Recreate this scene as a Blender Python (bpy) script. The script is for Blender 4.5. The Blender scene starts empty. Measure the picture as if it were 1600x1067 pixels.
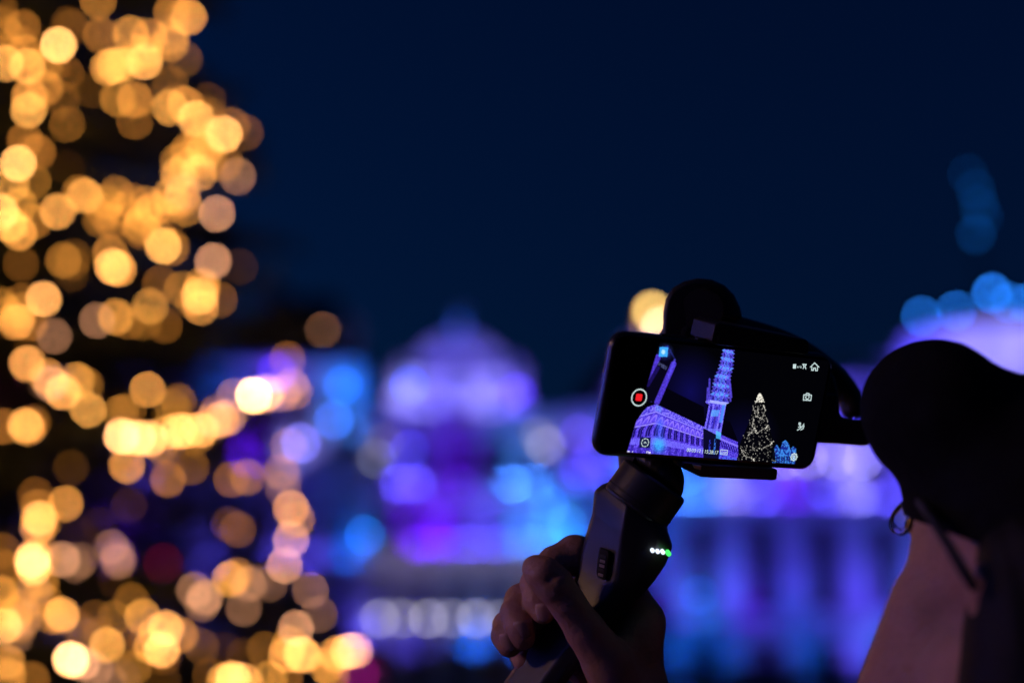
import bpy, bmesh, math, random
import numpy as np
from mathutils import Vector, Matrix

rng = np.random.default_rng(11)
random.seed(11)
scene = bpy.context.scene
COL = scene.collection
R = math.radians

# ------------------------------------------------------------------ camera
PITCH = R(13.35)
CAMZ = 1.48
FPX = 1600 * 50.0 / 36.0            # focal length in photograph pixels
cam_d = bpy.data.cameras.new('camera')
cam_d.lens = 50.0
cam_d.sensor_width = 36.0
cam_d.clip_start = 0.02
cam_d.clip_end = 2000.0
cam_d.dof.use_dof = True
cam_d.dof.focus_distance = 0.862
cam_d.dof.aperture_fstop = 2.0
cam = bpy.data.objects.new('camera', cam_d)
cam.location = (0, 0, CAMZ)
cam.rotation_euler = (math.pi / 2 + PITCH, 0, 0)
COL.objects.link(cam)
scene.camera = cam

# ------------------------------------------------------------------ sky, dusk
SUN_EL, SUN_ROT = R(-1.3), R(-75)
world = bpy.data.worlds.new('World')
scene.world = world
world.use_nodes = True
wn = world.node_tree
for n in list(wn.nodes):
    wn.nodes.remove(n)
sky = wn.nodes.new('ShaderNodeTexSky')
sky.sky_type = 'NISHITA'
sky.sun_disc = False
sky.sun_elevation = SUN_EL
sky.sun_rotation = SUN_ROT
sky.air_density = 1.0
sky.dust_density = 0.3
sky.ozone_density = 6.0
tint = wn.nodes.new('ShaderNodeMix')
tint.data_type = 'RGBA'
tint.blend_type = 'MULTIPLY'
tint.inputs['Factor'].default_value = 1.0
tint.inputs['B'].default_value = (0.22, 1.10, 0.92, 1)
bg = wn.nodes.new('ShaderNodeBackground')
bg.inputs['Strength'].default_value = 0.15
wo = wn.nodes.new('ShaderNodeOutputWorld')
wn.links.new(sky.outputs[0], tint.inputs['A'])
wn.links.new(tint.outputs['Result'], bg.inputs['Color'])
wn.links.new(bg.outputs[0], wo.inputs['Surface'])

# last light of the sun that has set: barely there
sun_d = bpy.data.lights.new('sun', 'SUN')
sun_d.energy = 0.004
sun_d.angle = R(12)
sun_d.color = (0.6, 0.7, 1.0)
sun = bpy.data.objects.new('sun', sun_d)
sun.rotation_euler = (R(80), 0, R(-70))
COL.objects.link(sun)

vs = scene.view_settings
vs.view_transform = 'Standard'
vs.look = 'None'
vs.exposure = 0.0
vs.gamma = 1.0
vs.use_curve_mapping = False
scene.render.engine = 'CYCLES'
cy = scene.cycles
cy.use_adaptive_sampling = False
cy.use_denoising = True
cy.denoiser = 'OPENIMAGEDENOISE'
cy.sample_clamp_direct = 0.0
cy.sample_clamp_indirect = 4.0
cy.max_bounces = 5
cy.diffuse_bounces = 2
cy.glossy_bounces = 3
cy.transmission_bounces = 4
cy.transparent_max_bounces = 8
cy.caustics_reflective = False
cy.caustics_refractive = False

# ------------------------------------------------------------------ geometry helpers
_c, _s = math.cos(PITCH), math.sin(PITCH)
CAM_R = np.array([[1, 0, 0], [0, -_s, _c], [0, _c, _s]]).T  # columns? rows fixed below
RIGHT = np.array([1.0, 0, 0])
UP = np.array([0, -_s, _c])
FWD = np.array([0, _c, _s])
ORG = np.array([0, 0, CAMZ])


def cam2w(P):
    """camera space (x right, y up, z towards the viewer, metres) to world"""
    P = np.asarray(P, float)
    return ORG + P[..., 0:1] * RIGHT + P[..., 1:2] * UP - P[..., 2:3] * FWD


def cs(px, py, d):
    """photograph pixel at depth d -> camera space"""
    return np.array([(px - 800) / FPX * d, (533.5 - py) / FPX * d, -d])


def wp(px, py, d):
    return cam2w(cs(px, py, d))


def ray(px, py):
    v = (px - 800) / FPX * RIGHT + (533.5 - py) / FPX * UP + FWD
    return v / np.linalg.norm(v)


def on_plane(px, py, Y):
    """point where a pixel's ray meets the vertical plane y = Y"""
    v = ray(px, py)
    return ORG + v * (Y / v[1])


class MB:
    """collects shapes into one mesh"""

    def __init__(s):
        s.v = []
        s.f = []

    def add(s, v, f):
        o = len(s.v)
        s.v += [tuple(map(float, q)) for q in v]
        s.f += [tuple(i + o for i in q) for q in f]
        return s

    def box(s, x0, x1, y0, y1, z0, z1):
        v = [(x0, y0, z0), (x1, y0, z0), (x1, y1, z0), (x0, y1, z0),
             (x0, y0, z1), (x1, y0, z1), (x1, y1, z1), (x0, y1, z1)]
        f = [(3, 2, 1, 0), (4, 5, 6, 7), (0, 1, 5, 4), (1, 2, 6, 5), (2, 3, 7, 6), (3, 0, 4, 7)]
        return s.add(v, f)

    def tube(s, pts, radii, n=12, flat=1.0, ref=None, caps=True):
        pts = [np.asarray(p, float) for p in pts]
        if not hasattr(radii, '__len__'):
            radii = [radii] * len(pts)
        rings = []
        up0 = np.asarray(ref, float) if ref is not None else None
        for i, p in enumerate(pts):
            a = pts[max(i - 1, 0)]
            b = pts[min(i + 1, len(pts) - 1)]
            t = b - a
            t = t / (np.linalg.norm(t) + 1e-12)
            if up0 is None:
                up0 = np.array([0, 0, 1.0]) if abs(t[2]) < .9 else np.array([1.0, 0, 0])
            u = up0 - t * np.dot(up0, t)
            u /= np.linalg.norm(u) + 1e-12
            w = np.cross(t, u)
            if ref is None:
                up0 = u
            rings.append([p + radii[i] * (math.cos(k) * u * flat + math.sin(k) * w)
                          for k in np.linspace(0, 2 * math.pi, n, endpoint=False)])
        v = [q for r in rings for q in r]
        f = []
        for i in range(len(rings) - 1):
            for k in range(n):
                k2 = (k + 1) % n
                f.append((i * n + k, i * n + k2, (i + 1) * n + k2, (i + 1) * n + k))
        if caps:
            f.append(tuple(range(n - 1, -1, -1)))
            f.append(tuple((len(rings) - 1) * n + k for k in range(n)))
        return s.add(v, f)

    def lathe(s, prof, n=16, c=(0, 0, 0)):
        """prof: (radius, z) from bottom to top, about the z axis through c"""
        v = []
        for r, z in prof:
            for k in range(n):
                a = 2 * math.pi * k / n
                v.append((c[0] + r * math.cos(a), c[1] + r * math.sin(a), c[2] + z))
        f = []
        for i in range(len(prof) - 1):
            for k in range(n):
                k2 = (k + 1) % n
                f.append((i * n + k, i * n + k2, (i + 1) * n + k2, (i + 1) * n + k))
        f.append(tuple(range(n - 1, -1, -1)))
        f.append(tuple((len(prof) - 1) * n + k for k in range(n)))
        return s.add(v, f)

    def prism(s, poly, fn, a, b):
        """poly of 2-D points; fn(u, v, w) -> 3-D; extruded w from a to b"""
        n = len(poly)
        v = [fn(u, w, a) for u, w in poly] + [fn(u, w, b) for u, w in poly]
        f = [tuple(range(n - 1, -1, -1)), tuple(range(n, 2 * n))]
        for k in range(n):
            k2 = (k + 1) % n
            f.append((k, k2, n + k2, n + k))
        return s.add(v, f)

    def loft(s, secs):
        n = len(secs[0])
        v = [q for r in secs for q in r]
        f = []
        for i in range(len(secs) - 1):
            for k in range(n):
                k2 = (k + 1) % n
                f.append((i * n + k, i * n + k2, (i + 1) * n + k2, (i + 1) * n + k))
        f.append(tuple(range(n - 1, -1, -1)))
        f.append(tuple((len(secs) - 1) * n + k for k in range(n)))
        return s.add(v, f)

    def build(s, name, mat, parent=None, smooth=False, bevel=0, seg=2, fix=True, world=True):
        return mk(name, s.v, s.f, mat, parent, smooth, bevel, seg, fix, world)


def mk(name, v, f, mat, parent=None, smooth=False, bevel=0, seg=2, fix=True, world=True):
    me = bpy.data.meshes.new(name)
    v = np.asarray(v, float)
    o = bpy.data.objects.new(name, me)
    COL.objects.link(o)
    if parent is not None:
        o.parent = parent
        if world:
            q = np.array(parent.location)
            pp = parent.parent
            while pp is not None:
                q = q + np.array(pp.location)
                pp = pp.parent
            v = v - q
    me.from_pydata(v.tolist(), [], [list(map(int, q)) for q in f])
    if fix:
        bm = bmesh.new()
        bm.from_mesh(me)
        bmesh.ops.recalc_face_normals(bm, faces=bm.faces)
        bm.to_mesh(me)
        bm.free()
    me.update()
    if mat is not None:
        me.materials.append(mat)
    if smooth:
        me.polygons.foreach_set('use_smooth', [True] * len(me.polygons))
    if bevel:
        md = o.modifiers.new('bevel', 'BEVEL')
        md.width = bevel
        md.segments = seg
        md.limit_method = 'ANGLE'
        md.angle_limit = R(28)
        me.polygons.foreach_set('use_smooth', [True] * len(me.polygons))
        md.harden_normals = True
    return o


def tag(o, label=None, cat=None, group=None, kind=None):
    if label:
        o['label'] = label
    if cat:
        o['category'] = cat
    if group:
        o['group'] = group
    if kind:
        o['kind'] = kind
    return o


def empty(name, loc, label=None, cat=None, group=None):
    o = bpy.data.objects.new(name, None)
    o.empty_display_size = 0.1
    o.location = [float(q) for q in loc]
    COL.objects.link(o)
    return tag(o, label, cat, group)


# ---- signed distance fields turned into a mesh by surface nets
def surface_nets(fn, lo, hi, h):
    lo = np.asarray(lo, float)
    hi = np.asarray(hi, float)
    n = np.ceil((hi - lo) / h).astype(int) + 1
    g = [lo[i] + h * np.arange(n[i]) for i in range(3)]
    X, Y, Z = np.meshgrid(*g, indexing='ij')
    V = fn(X.astype(np.float32), Y.astype(np.float32), Z.astype(np.float32)).astype(np.float32)
    neg = V < 0
    m = [slice(0, -1), slice(1, None)]
    cnt = np.zeros(tuple(n - 1), np.int8)
    for i in (0, 1):
        for j in (0, 1):
            for k in (0, 1):
                cnt += neg[m[i], m[j], m[k]]
    act = np.argwhere((cnt > 0) & (cnt < 8))
    idx = -np.ones(tuple(n - 1), np.int32)
    idx[act[:, 0], act[:, 1], act[:, 2]] = np.arange(len(act))
    acc = np.zeros((len(act), 3))
    num = np.zeros(len(act))
    corners = [(i, j, k) for i in (0, 1) for j in (0, 1) for k in (0, 1)]
    for a in corners:
        for b in corners:
            if sum(b) - sum(a) == 1 and all(q <= w for q, w in zip(a, b)):
                va = V[act[:, 0] + a[0], act[:, 1] + a[1], act[:, 2] + a[2]]
                vb = V[act[:, 0] + b[0], act[:, 1] + b[1], act[:, 2] + b[2]]
                k = (va < 0) != (vb < 0)
                t = np.where(k, va / np.where(k, va - vb, 1), 0)
                p = np.array(a) + t[:, None] * (np.array(b) - np.array(a))
                acc += p * k[:, None]
                num += k
    verts = lo + h * (act + acc / num[:, None])
    faces = []
    for ax in range(3):
        o1, o2 = (ax + 1) % 3, (ax + 2) % 3
        A = [slice(None)] * 3
        B = [slice(None)] * 3
        A[ax] = slice(0, -1)
        B[ax] = slice(1, None)
        na, nb = neg[tuple(A)], neg[tuple(B)]
        e = np.argwhere(na != nb)
        e = e[(e[:, o1] > 0) & (e[:, o2] > 0) & (e[:, o1] < n[o1] - 1) & (e[:, o2] < n[o2] - 1)]
        d1 = np.zeros(3, int)
        d1[o1] = 1
        d2 = np.zeros(3, int)
        d2[o2] = 1
        q = [e - d1 - d2, e - d2, e, e - d1]
        q = np.stack([idx[c[:, 0], c[:, 1], c[:, 2]] for c in q], 1)
        flip = ~na[e[:, 0], e[:, 1], e[:, 2]]
        q[flip] = q[flip][:, ::-1]
        faces.append(q[(q >= 0).all(1)])
    return verts, np.concatenate(faces)


def sd_cone(X, Y, Z, a, b, ra, rb):
    a = np.asarray(a, np.float32)
    b = np.asarray(b, np.float32)
    d = b - a
    L = float((d * d).sum()) + 1e-9
    t = np.clip(((X - a[0]) * d[0] + (Y - a[1]) * d[1] + (Z - a[2]) * d[2]) / L, 0, 1)
    return np.sqrt((X - a[0] - t * d[0]) ** 2 + (Y - a[1] - t * d[1]) ** 2 + (Z - a[2] - t * d[2]) ** 2) - (ra + (rb - ra) * t)


def sd_ell(X, Y, Z, c, r):
    k = np.sqrt(((X - c[0]) / r[0]) ** 2 + ((Y - c[1]) / r[1]) ** 2 + ((Z - c[2]) / r[2]) ** 2)
    return (k - 1) * min(r)


def smin(a, b, k):
    h = np.clip(0.5 + 0.5 * (b - a) / k, 0, 1)
    return b + (a - b) * h - k * h * (1 - h)


# ------------------------------------------------------------------ materials
def newmat(name):
    m = bpy.data.materials.new(name)
    m.use_nodes = True
    nt = m.node_tree
    return m, nt, nt.nodes['Principled BSDF']


def pbr(name, col, rough=0.6, metal=0.0, scale=8.0, var=0.25, bump=0.0, bscale=60.0, sss=0.0, spec=0.5, coat=0.0):
    m, nt, p = newmat(name)
    tc = nt.nodes.new('ShaderNodeTexCoord')
    nz = nt.nodes.new('ShaderNodeTexNoise')
    nz.inputs['Scale'].default_value = scale
    nz.inputs['Detail'].default_value = 5
    nt.links.new(tc.outputs['Object'], nz.inputs['Vector'])
    cr = nt.nodes.new('ShaderNodeValToRGB')
    c = np.array(col)
    cr.color_ramp.elements[0].position = 0.3
    cr.color_ramp.elements[1].position = 0.7
    cr.color_ramp.elements[0].color = (*np.clip(c * (1 - var), 0, 1), 1)
    cr.color_ramp.elements[1].color = (*np.clip(c * (1 + var), 0, 1), 1)
    nt.links.new(nz.outputs['Fac'], cr.inputs['Fac'])
    nt.links.new(cr.outputs['Color'], p.inputs['Base Color'])
    p.inputs['Roughness'].default_value = rough
    p.inputs['Metallic'].default_value = metal
    p.inputs['Specular IOR Level'].default_value = spec
    p.inputs['Coat Weight'].default_value = coat
    if sss:
        p.inputs['Subsurface Weight'].default_value = sss
        p.inputs['Subsurface Radius'].default_value = (0.012, 0.005, 0.003)
        p.inputs['Subsurface Scale'].default_value = 0.6
    if bump:
        n2 = nt.nodes.new('ShaderNodeTexNoise')
        n2.inputs['Scale'].default_value = bscale
        n2.inputs['Detail'].default_value = 4
        nt.links.new(tc.outputs['Object'], n2.inputs['Vector'])
        bp = nt.nodes.new('ShaderNodeBump')
        bp.inputs['Strength'].default_value = bump
        bp.inputs['Distance'].default_value = 0.6 / bscale
        nt.links.new(n2.outputs['Fac'], bp.inputs['Height'])
        nt.links.new(bp.outputs['Normal'], p.inputs['Normal'])
    return m


def emit(name, col, strength):
    m = bpy.data.materials.new(name)
    m.use_nodes = True
    nt = m.node_tree
    nt.nodes.remove(nt.nodes['Principled BSDF'])
    e = nt.nodes.new('ShaderNodeEmission')
    e.inputs['Color'].default_value = (*col, 1)
    e.inputs['Strength'].default_value = strength
    nt.links.new(e.outputs[0], nt.nodes['Material Output'].inputs['Surface'])
    return m


def emit_object_colour(name):
    """light whose colour and output are set per lamp (object colour)"""
    m = bpy.data.materials.new(name)
    m.use_nodes = True
    nt = m.node_tree
    nt.nodes.remove(nt.nodes['Principled BSDF'])
    e = nt.nodes.new('ShaderNodeEmission')
    oi = nt.nodes.new('ShaderNodeObjectInfo')
    nt.links.new(oi.outputs['Color'], e.inputs['Color'])
    nt.links.new(oi.outputs['Alpha'], e.inputs['Strength'])
    nt.links.new(e.outputs[0], nt.nodes['Material Output'].inputs['Surface'])
    return m


def srgb(c):
    c = np.asarray(c, float)
    return np.where(c <= 0.04045, c / 12.92, ((c + 0.055) / 1.055) ** 2.4)


M_STONE = pbr('stone', (0.42, 0.40, 0.37), 0.85, scale=0.6, var=0.25, bump=0.3, bscale=3)
M_STONE2 = pbr('pale_stone', (0.50, 0.48, 0.45), 0.85, scale=0.8, var=0.2, bump=0.3, bscale=3)
M_TRIM = pbr('trim_stone', (0.55, 0.53, 0.50), 0.8, scale=2, var=0.15)
M_SLATE = pbr('slate', (0.035, 0.037, 0.045), 0.7, scale=2, var=0.3, bump=0.3, bscale=6)
M_FRAME = pbr('window_paint', (0.10, 0.10, 0.11), 0.5, scale=4)
M_GLASS, _nt, _p = newmat('window_glass')
_p.inputs['Base Color'].default_value = (0.012, 0.014, 0.02, 1)
_p.inputs['Roughness'].default_value = 0.06
M_GILT = pbr('gilding', (0.75, 0.50, 0.16), 0.3, metal=1.0, scale=6, var=0.15)
M_IRON = pbr('black_iron', (0.02, 0.02, 0.022), 0.5, scale=10)
M_GROUND = pbr('cobbles', (0.07, 0.068, 0.065), 0.75, scale=4, var=0.3, bump=0.6, bscale=7)
M_BARK = pbr('bark', (0.06, 0.04, 0.025), 0.9, scale=5, var=0.4, bump=0.8, bscale=18)
M_NEEDLE = pbr('fir_needles', (0.035, 0.055, 0.022), 0.6, scale=1.5, var=0.45)
M_WIRE = pbr('green_cable', (0.012, 0.022, 0.012), 0.55, scale=10)
M_BULB = emit_object_colour('lit_bulb')
M_LENS = emit_object_colour('lit_lens')
M_PLASTIC = pbr('matt_black_plastic', (0.022, 0.021, 0.022), 0.42, scale=40, var=0.25, bump=0.12, bscale=1500)
M_PLASTIC2 = pbr('grey_black_plastic', (0.05, 0.046, 0.044), 0.5, scale=40, var=0.2, bump=0.15, bscale=1200)
M_RUBBER = pbr('black_rubber', (0.012, 0.012, 0.012), 0.7, scale=40)
M_METAL = pbr('worn_metal', (0.55, 0.47, 0.36), 0.35, metal=0.6, scale=200, var=0.25)
M_PHONE = pbr('phone_case', (0.012, 0.012, 0.014), 0.3, scale=60, var=0.3, coat=0.3)
M_EDGE = pbr('phone_rail', (0.18, 0.17, 0.18), 0.25, metal=0.9, scale=60, var=0.1)
M_SGLASS, _nt, _p = newmat('screen_glass')
_p.inputs['Base Color'].default_value = (0.002, 0.002, 0.003, 1)
_p.inputs['Roughness'].default_value = 0.05
M_SKIN = pbr('skin', (0.50, 0.27, 0.20), 0.5, scale=35, var=0.18, bump=0.55, bscale=260, sss=0.2)
M_NAIL = pbr('nail', (0.55, 0.33, 0.28), 0.28, scale=60, var=0.08)
M_KNIT = pbr('black_wool', (0.006, 0.006, 0.007), 0.95, scale=60, var=0.4, bump=0.6, bscale=350, spec=0.15)
M_HAIR = pbr('dark_hair', (0.008, 0.007, 0.006), 0.6, scale=50, var=0.4, bump=0.5, bscale=300, spec=0.2)
M_COAT = pbr('black_coat', (0.010, 0.010, 0.012), 0.85, scale=20, var=0.3, bump=0.3, bscale=200, spec=0.2)
M_TROUSER = pbr('dark_trousers', (0.02, 0.022, 0.03), 0.9, scale=20)
M_LENSGLASS, _nt, _p = newmat('spectacle_glass')
_p.inputs['Transmission Weight'].default_value = 1.0
_p.inputs['Roughness'].default_value = 0.02
_p.inputs['IOR'].default_value = 1.12
_p.inputs['Base Color'].default_value = (0.95, 0.96, 1, 1)
M_WHITE = emit('screen_white', tuple(srgb((0.86, 0.95, 0.95))), 1.0)
M_RED = emit('screen_red', tuple(srgb((0.95, 0.12, 0.15))), 1.0)
M_PANEL = emit('screen_panel', tuple(srgb((0.07, 0.10, 0.26))), 1.0)

# ================================================================== SETTING
g = MB()
g.add([(-220, -90, 0), (220, -90, 0), (220, 260, 0), (-220, 260, 0)], [(0, 1, 2, 3)])
tag(g.build('ground', M_GROUND), 'dark cobbled square under the night sky', kind='structure')

# ================================================================== HOUSES
YF = 75.0                      # house fronts stand on this line across the square


def X_(px, py, Y=YF):
    return float(on_plane(px, py, Y)[0])


def Z_(py, Y=YF):
    return float(on_plane(800, py, Y)[2])


_win_cache = {}


def window(parent, x0, x1, z0, z1, Y, panes=(2, 3), arch=False):
    w, h = x1 - x0, z1 - z0
    key = (round(w, 2), round(h, 2), panes)
    if key not in _win_cache:
        fr = MB()
        t = 0.11
        fr.box(-w / 2, -w / 2 + t, -.06, .06, 0, h)
        fr.box(w / 2 - t, w / 2, -.06, .06, 0, h)
        fr.box(-w / 2 + t, w / 2 - t, -.06, .06, 0, t)
        fr.box(-w / 2 + t, w / 2 - t, -.06, .06, h - t, h)
        for i in range(1, panes[0]):
            x = -w / 2 + w * i / panes[0]
            fr.box(x - .035, x + .035, -.045, .045, t, h - t)
        for i in range(1, panes[1]):
            z = h * i / panes[1]
            fr.box(-w / 2 + t, w / 2 - t, -.04, .04, z - .03, z + .03)
        me1 = fr.build('frame', M_FRAME).data
        pn = MB()
        cw, ch = (w - 2 * t) / panes[0], (h - 2 * t) / panes[1]
        pn.box(-cw / 2 + .02, cw / 2 - .02, -.012, .012, 0.02, ch - .02)
        me2 = pn.build('pane', M_GLASS).data
        sl = MB().box(-w / 2 - .15, w / 2 + .15, -.30, .1, -.16, -.003)
        me3 = sl.build('sill', M_TRIM).data
        for o in list(COL.objects):
            if o.data in (me1, me2, me3):
                bpy.data.objects.remove(o)
        _win_cache[key] = (me1, me2, me3, cw, ch, t)
    me1, me2, me3, cw, ch, t = _win_cache[key]
    fr = bpy.data.objects.new('window', me1)
    COL.objects.link(fr)
    fr.parent = parent
    base = np.array(parent.location)
    fr.location = np.array([(x0 + x1) / 2, Y, z0]) - base
    for i in range(panes[0]):
        for k in range(panes[1]):
            p = bpy.data.objects.new('pane', me2)
            COL.objects.link(p)
            p.parent = fr
            p.location = (-w / 2 + t + cw * (i + .5), 0, t + ch * k)
    s = bpy.data.objects.new('sill', me3)
    COL.objects.link(s)
    s.parent = fr
    return fr


def facade(root, x0, x1, storeys, mat, Y=YF, depth=11.0):
    """wall with real openings. storeys: (z0, z1, n windows, width fraction, sill fraction, head fraction)"""
    m = MB()
    T = 0.55
    for (z0, z1, n, wf, s0, s1) in storeys:
        bay = (x1 - x0) / n
        ww = bay * wf
        za, zb = z0 + (z1 - z0) * s0, z0 + (z1 - z0) * s1
        m.box(x0, x1, Y, Y + T, z0, za)
        m.box(x0, x1, Y, Y + T, zb, z1)
        xs = [x0] + sum([[x0 + bay * (i + .5) - ww / 2, x0 + bay * (i + .5) + ww / 2] for i in range(n)], []) + [x1]
        for i in range(0, len(xs), 2):
            m.box(xs[i], xs[i + 1], Y, Y + T, za, zb)
        for i in range(n):
            c = x0 + bay * (i + .5)
            window(root, c - ww / 2, c + ww / 2, za, zb, Y + 0.3, (2, 3) if ww < 1.9 else (3, 3))
    zt = storeys[-1][1]
    zb = storeys[0][0]
    m.box(x0, x0 + T, Y + T, Y + depth, zb, zt)
    m.box(x1 - T, x1, Y + T, Y + depth, zb, zt)
    m.box(x0, x1, Y + depth, Y + depth + T, zb, zt)
    m.box(x0 + T, x1 - T, Y + T + 2.5, Y + T + 2.7, zb, zt)
    m.build('wall', mat, root)


def pilaster(root, x, z0, z1, w=0.7, Y=YF, mat=M_TRIM):
    m = MB()
    h = z1 - z0
    m.box(x - w / 2, x + w / 2, Y - .30, Y - .003, z0 + .5, z1 - .6)
    m.box(x - w * .68, x + w * .68, Y - .42, Y - .003, z0, z0 + .5)
    m.box(x - w * .62, x + w * .62, Y - .38, Y - .003, z1 - .6, z1 - .3)
    m.box(x - w * .78, x + w * .78, Y - .48, Y - .003, z1 - .3, z1)
    m.build('pilaster', mat, root)


def cornice(root, x0, x1, z, h=0.5, out=0.6, Y=YF, mat=M_TRIM):
    m = MB()
    m.box(x0 - .1, x1 + .1, Y - out * .55, Y - .004, z, z + h * .5)
    m.box(x0 - .2, x1 + .2, Y - out, Y - .004, z + h * .5, z + h)
    m.build('cornice', mat, root)


def balustrade(root, x0, x1, z, Y=YF, mat=M_TRIM):
    n = max(3, int((x1 - x0) / 0.55))
    rail = MB().box(x0, x1, Y - .25, Y + .15, z + .95, z + 1.15).box(x0, x1, Y - .25, Y + .15, z, z + .15)
    b = rail.build('balustrade', mat, root)
    me = None
    for i in range(n):
        x = x0 + (x1 - x0) * (i + .5) / n
        if me is None:
            o = MB().lathe([(.10, .15), (.06, .28), (.13, .5), (.07, .8), (.10, .95)], 8).build('baluster', mat, b)
            o.location = np.array([0, 0, 0])
            me = o.data
            # mesh was written relative to the parent: rewrite around its own foot
            q = np.array([v.co[:] for v in me.vertices]) + np.array(root.location)
            for v, c in zip(me.vertices, q):
                v.co = c
        else:
            o = bpy.data.objects.new('baluster', me)
            COL.objects.link(o)
            o.parent = b
        o.location = np.array([x, Y - .05, z]) - np.array(root.location)


def urn(root, x, z, s=1.0, Y=YF, name='urn', mat=M_TRIM):
    MB().lathe([(.30 * s, 0), (.30 * s, .2 * s), (.12 * s, .3 * s), (.16 * s, .5 * s), (.36 * s, .8 * s), (.38 * s, 1.0 * s),
                (.22 * s, 1.2 * s), (.10 * s, 1.35 * s), (.12 * s, 1.5 * s), (.02, 1.75 * s)], 12, (x, Y + .1, z)).build(name, mat, root, smooth=True)


def statue(root, x, z, h, Y=YF, mat=M_TRIM):
    """draped standing figure on a plinth"""
    k = h / 2.2
    m = MB()
    m.box(x - .35 * k, x + .35 * k, Y - .25 * k, Y + .45 * k, z, z + .35 * k)
    m.lathe([(.33 * k, .35 * k), (.30 * k, .7 * k), (.22 * k, 1.15 * k), (.27 * k, 1.45 * k), (.26 * k, 1.62 * k), (.10 * k, 1.74 * k),
             (.09 * k, 1.80 * k), (.14 * k, 1.9 * k), (.14 * k, 2.02 * k), (.08 * k, 2.16 * k), (.01, 2.2 * k)], 12, (x, Y + .1 * k, z))
    m.tube([(x + .25 * k, Y + .1, z + 1.55 * k), (x + .42 * k, Y - .05, z + 1.3 * k), (x + .5 * k, Y - .1, z + 1.75 * k)], [.09 * k, .07 * k, .05 * k], 8)
    m.tube([(x - .25 * k, Y + .1, z + 1.55 * k), (x - .38 * k, Y, z + 1.2 * k), (x - .25 * k, Y - .15, z + 1.0 * k)], [.09 * k, .07 * k, .05 * k], 8)
    m.build('statue', mat, root, smooth=True)


def gable(root, pts_l, base_z, cx, mat=M_STONE2, Y=YF, name='gable', t=0.6):
    """pts_l: right half outline (dx, z) going up; mirrored"""
    poly = [(cx + d, z) for d, z in pts_l] + [(cx - d, z) for d, z in reversed(pts_l) if d > 1e-6]
    MB().prism(poly, lambda u, w, q: (u, q, w), Y - .06, Y + t).build(name, mat, root)


def ridge_roof(root, x0, x1, z0, z1, Y=YF, depth=11.0, inset=0.0, y0=0.5):
    """roof with the ridge parallel to the square"""
    ym = Y + depth / 2
    v = [(x0, Y + y0, z0), (x1, Y + y0, z0), (x1, Y + depth + .3, z0), (x0, Y + depth + .3, z0), (x0 + inset, ym, z1), (x1 - inset, ym, z1)]
    f = [(0, 1, 5, 4), (1, 2, 5), (2, 3, 4, 5), (3, 0, 4), (3, 2, 1, 0)]
    return MB().add(v, f).build('roof', M_SLATE, root)


def cross_roof(root, x0, x1, z0, z1, Y=YF, depth=11.0):
    """roof with the ridge running back from the square, behind a gable"""
    xm = (x0 + x1) / 2
    v = [(x0, Y + .56, z0), (x1, Y + .56, z0), (x1, Y + depth, z0), (x0, Y + depth, z0), (xm, Y + .56, z1), (xm, Y + depth, z1)]
    f = [(0, 1, 4), (1, 2, 5, 4), (2, 3, 5), (3, 0, 4, 5), (3, 2, 1, 0)]
    return MB().add(v, f).build('roof', M_SLATE, root)


def chimney(parent, x, z0, z1, Y):
    MB().box(x - .5, x + .5, Y - .4, Y + .4, z0, z1).box(x - .6, x + .6, Y - .5, Y + .5, z1, z1 + .25) \
        .tube([(x - .2, Y, z1 + .25), (x - .2, Y, z1 + .7)], .14, 8).tube([(x + .2, Y, z1 + .25), (x + .2, Y, z1 + .7)], .14, 8) \
        .build('chimney', M_STONE, parent)


def doorway(root, x, w, h, Y=YF):
    d = MB().box(x - w / 2, x + w / 2, Y - .12, Y - .02, 0, h).build('door', M_FRAME, root)
    MB().box(x - w / 2 - .25, x - w / 2, Y - .2, Y - .004, 0, h + .25).box(x + w / 2, x + w / 2 + .25, Y - .2, Y - .004, 0, h + .25) \
        .box(x - w / 2, x + w / 2, Y - .2, Y - .004, h, h + .25).build('door_frame', M_TRIM, d)
    MB().tube([(x + w * .32, Y - .16, 1.0), (x + w * .32, Y - .16, 1.25)], .03, 6).build('handle', M_GILT, d)


# levels read from the photograph
z_gf = Z_(862)       # top of the dim ground storey of the gabled house
z_1 = Z_(768)
z_2 = Z_(664)
z_3 = Z_(592)
z_4 = Z_(522)

# --- gabled house in the middle
xb0, xb1 = X_(566, 800), X_(872, 800)
hb = empty('house', ((xb0 + xb1) / 2, YF, 0), 'grand gabled stone house with floodlit curved gable, beside the christmas tree', 'house', 'houses across the square')
facade(hb, xb0, xb1, [(0, z_gf, 5, .56, .10, .78), (z_gf, z_1, 5, .5, .2, .84), (z_1, z_2, 5, .5, .16, .8)], M_STONE)
for i in range(6):
    x = xb0 + (xb1 - xb0) * i / 5
    x = min(max(x, xb0 + .5), xb1 - .5)
    pilaster(hb, x, 0, z_gf - .05, .75)
    pilaster(hb, x, z_gf + .5, z_1 - .05, .6)
    pilaster(hb, x, z_1 + .5, z_2 - .05, .6)
cornice(hb, xb0, xb1, z_gf - .04, .5, .8)
cornice(hb, xb0, xb1, z_1 - .04, .5, .8)
cornice(hb, xb0, xb1, z_2 - .04, .6, .9)
cxb = X_(717, 640)
hw = (X_(826, 620) - X_(612, 620)) / 2
hu = (X_(790, 560) - X_(650, 560)) / 2
zg = z_2 + .56
gable(hb, [(hw, zg), (hw, zg + .8), (hw - .3, zg + 1.6), (hw - .9, zg + 2.2), (hu + .1, z_3), (hu, z_3 + .5), (hu, z_3 + 1.0), (hu - .5, z_3 + 1.7),
           (hu - 1.2, z_4 - .35), (0.7, z_4), (0, z_4 + .1)], zg, cxb)
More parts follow.
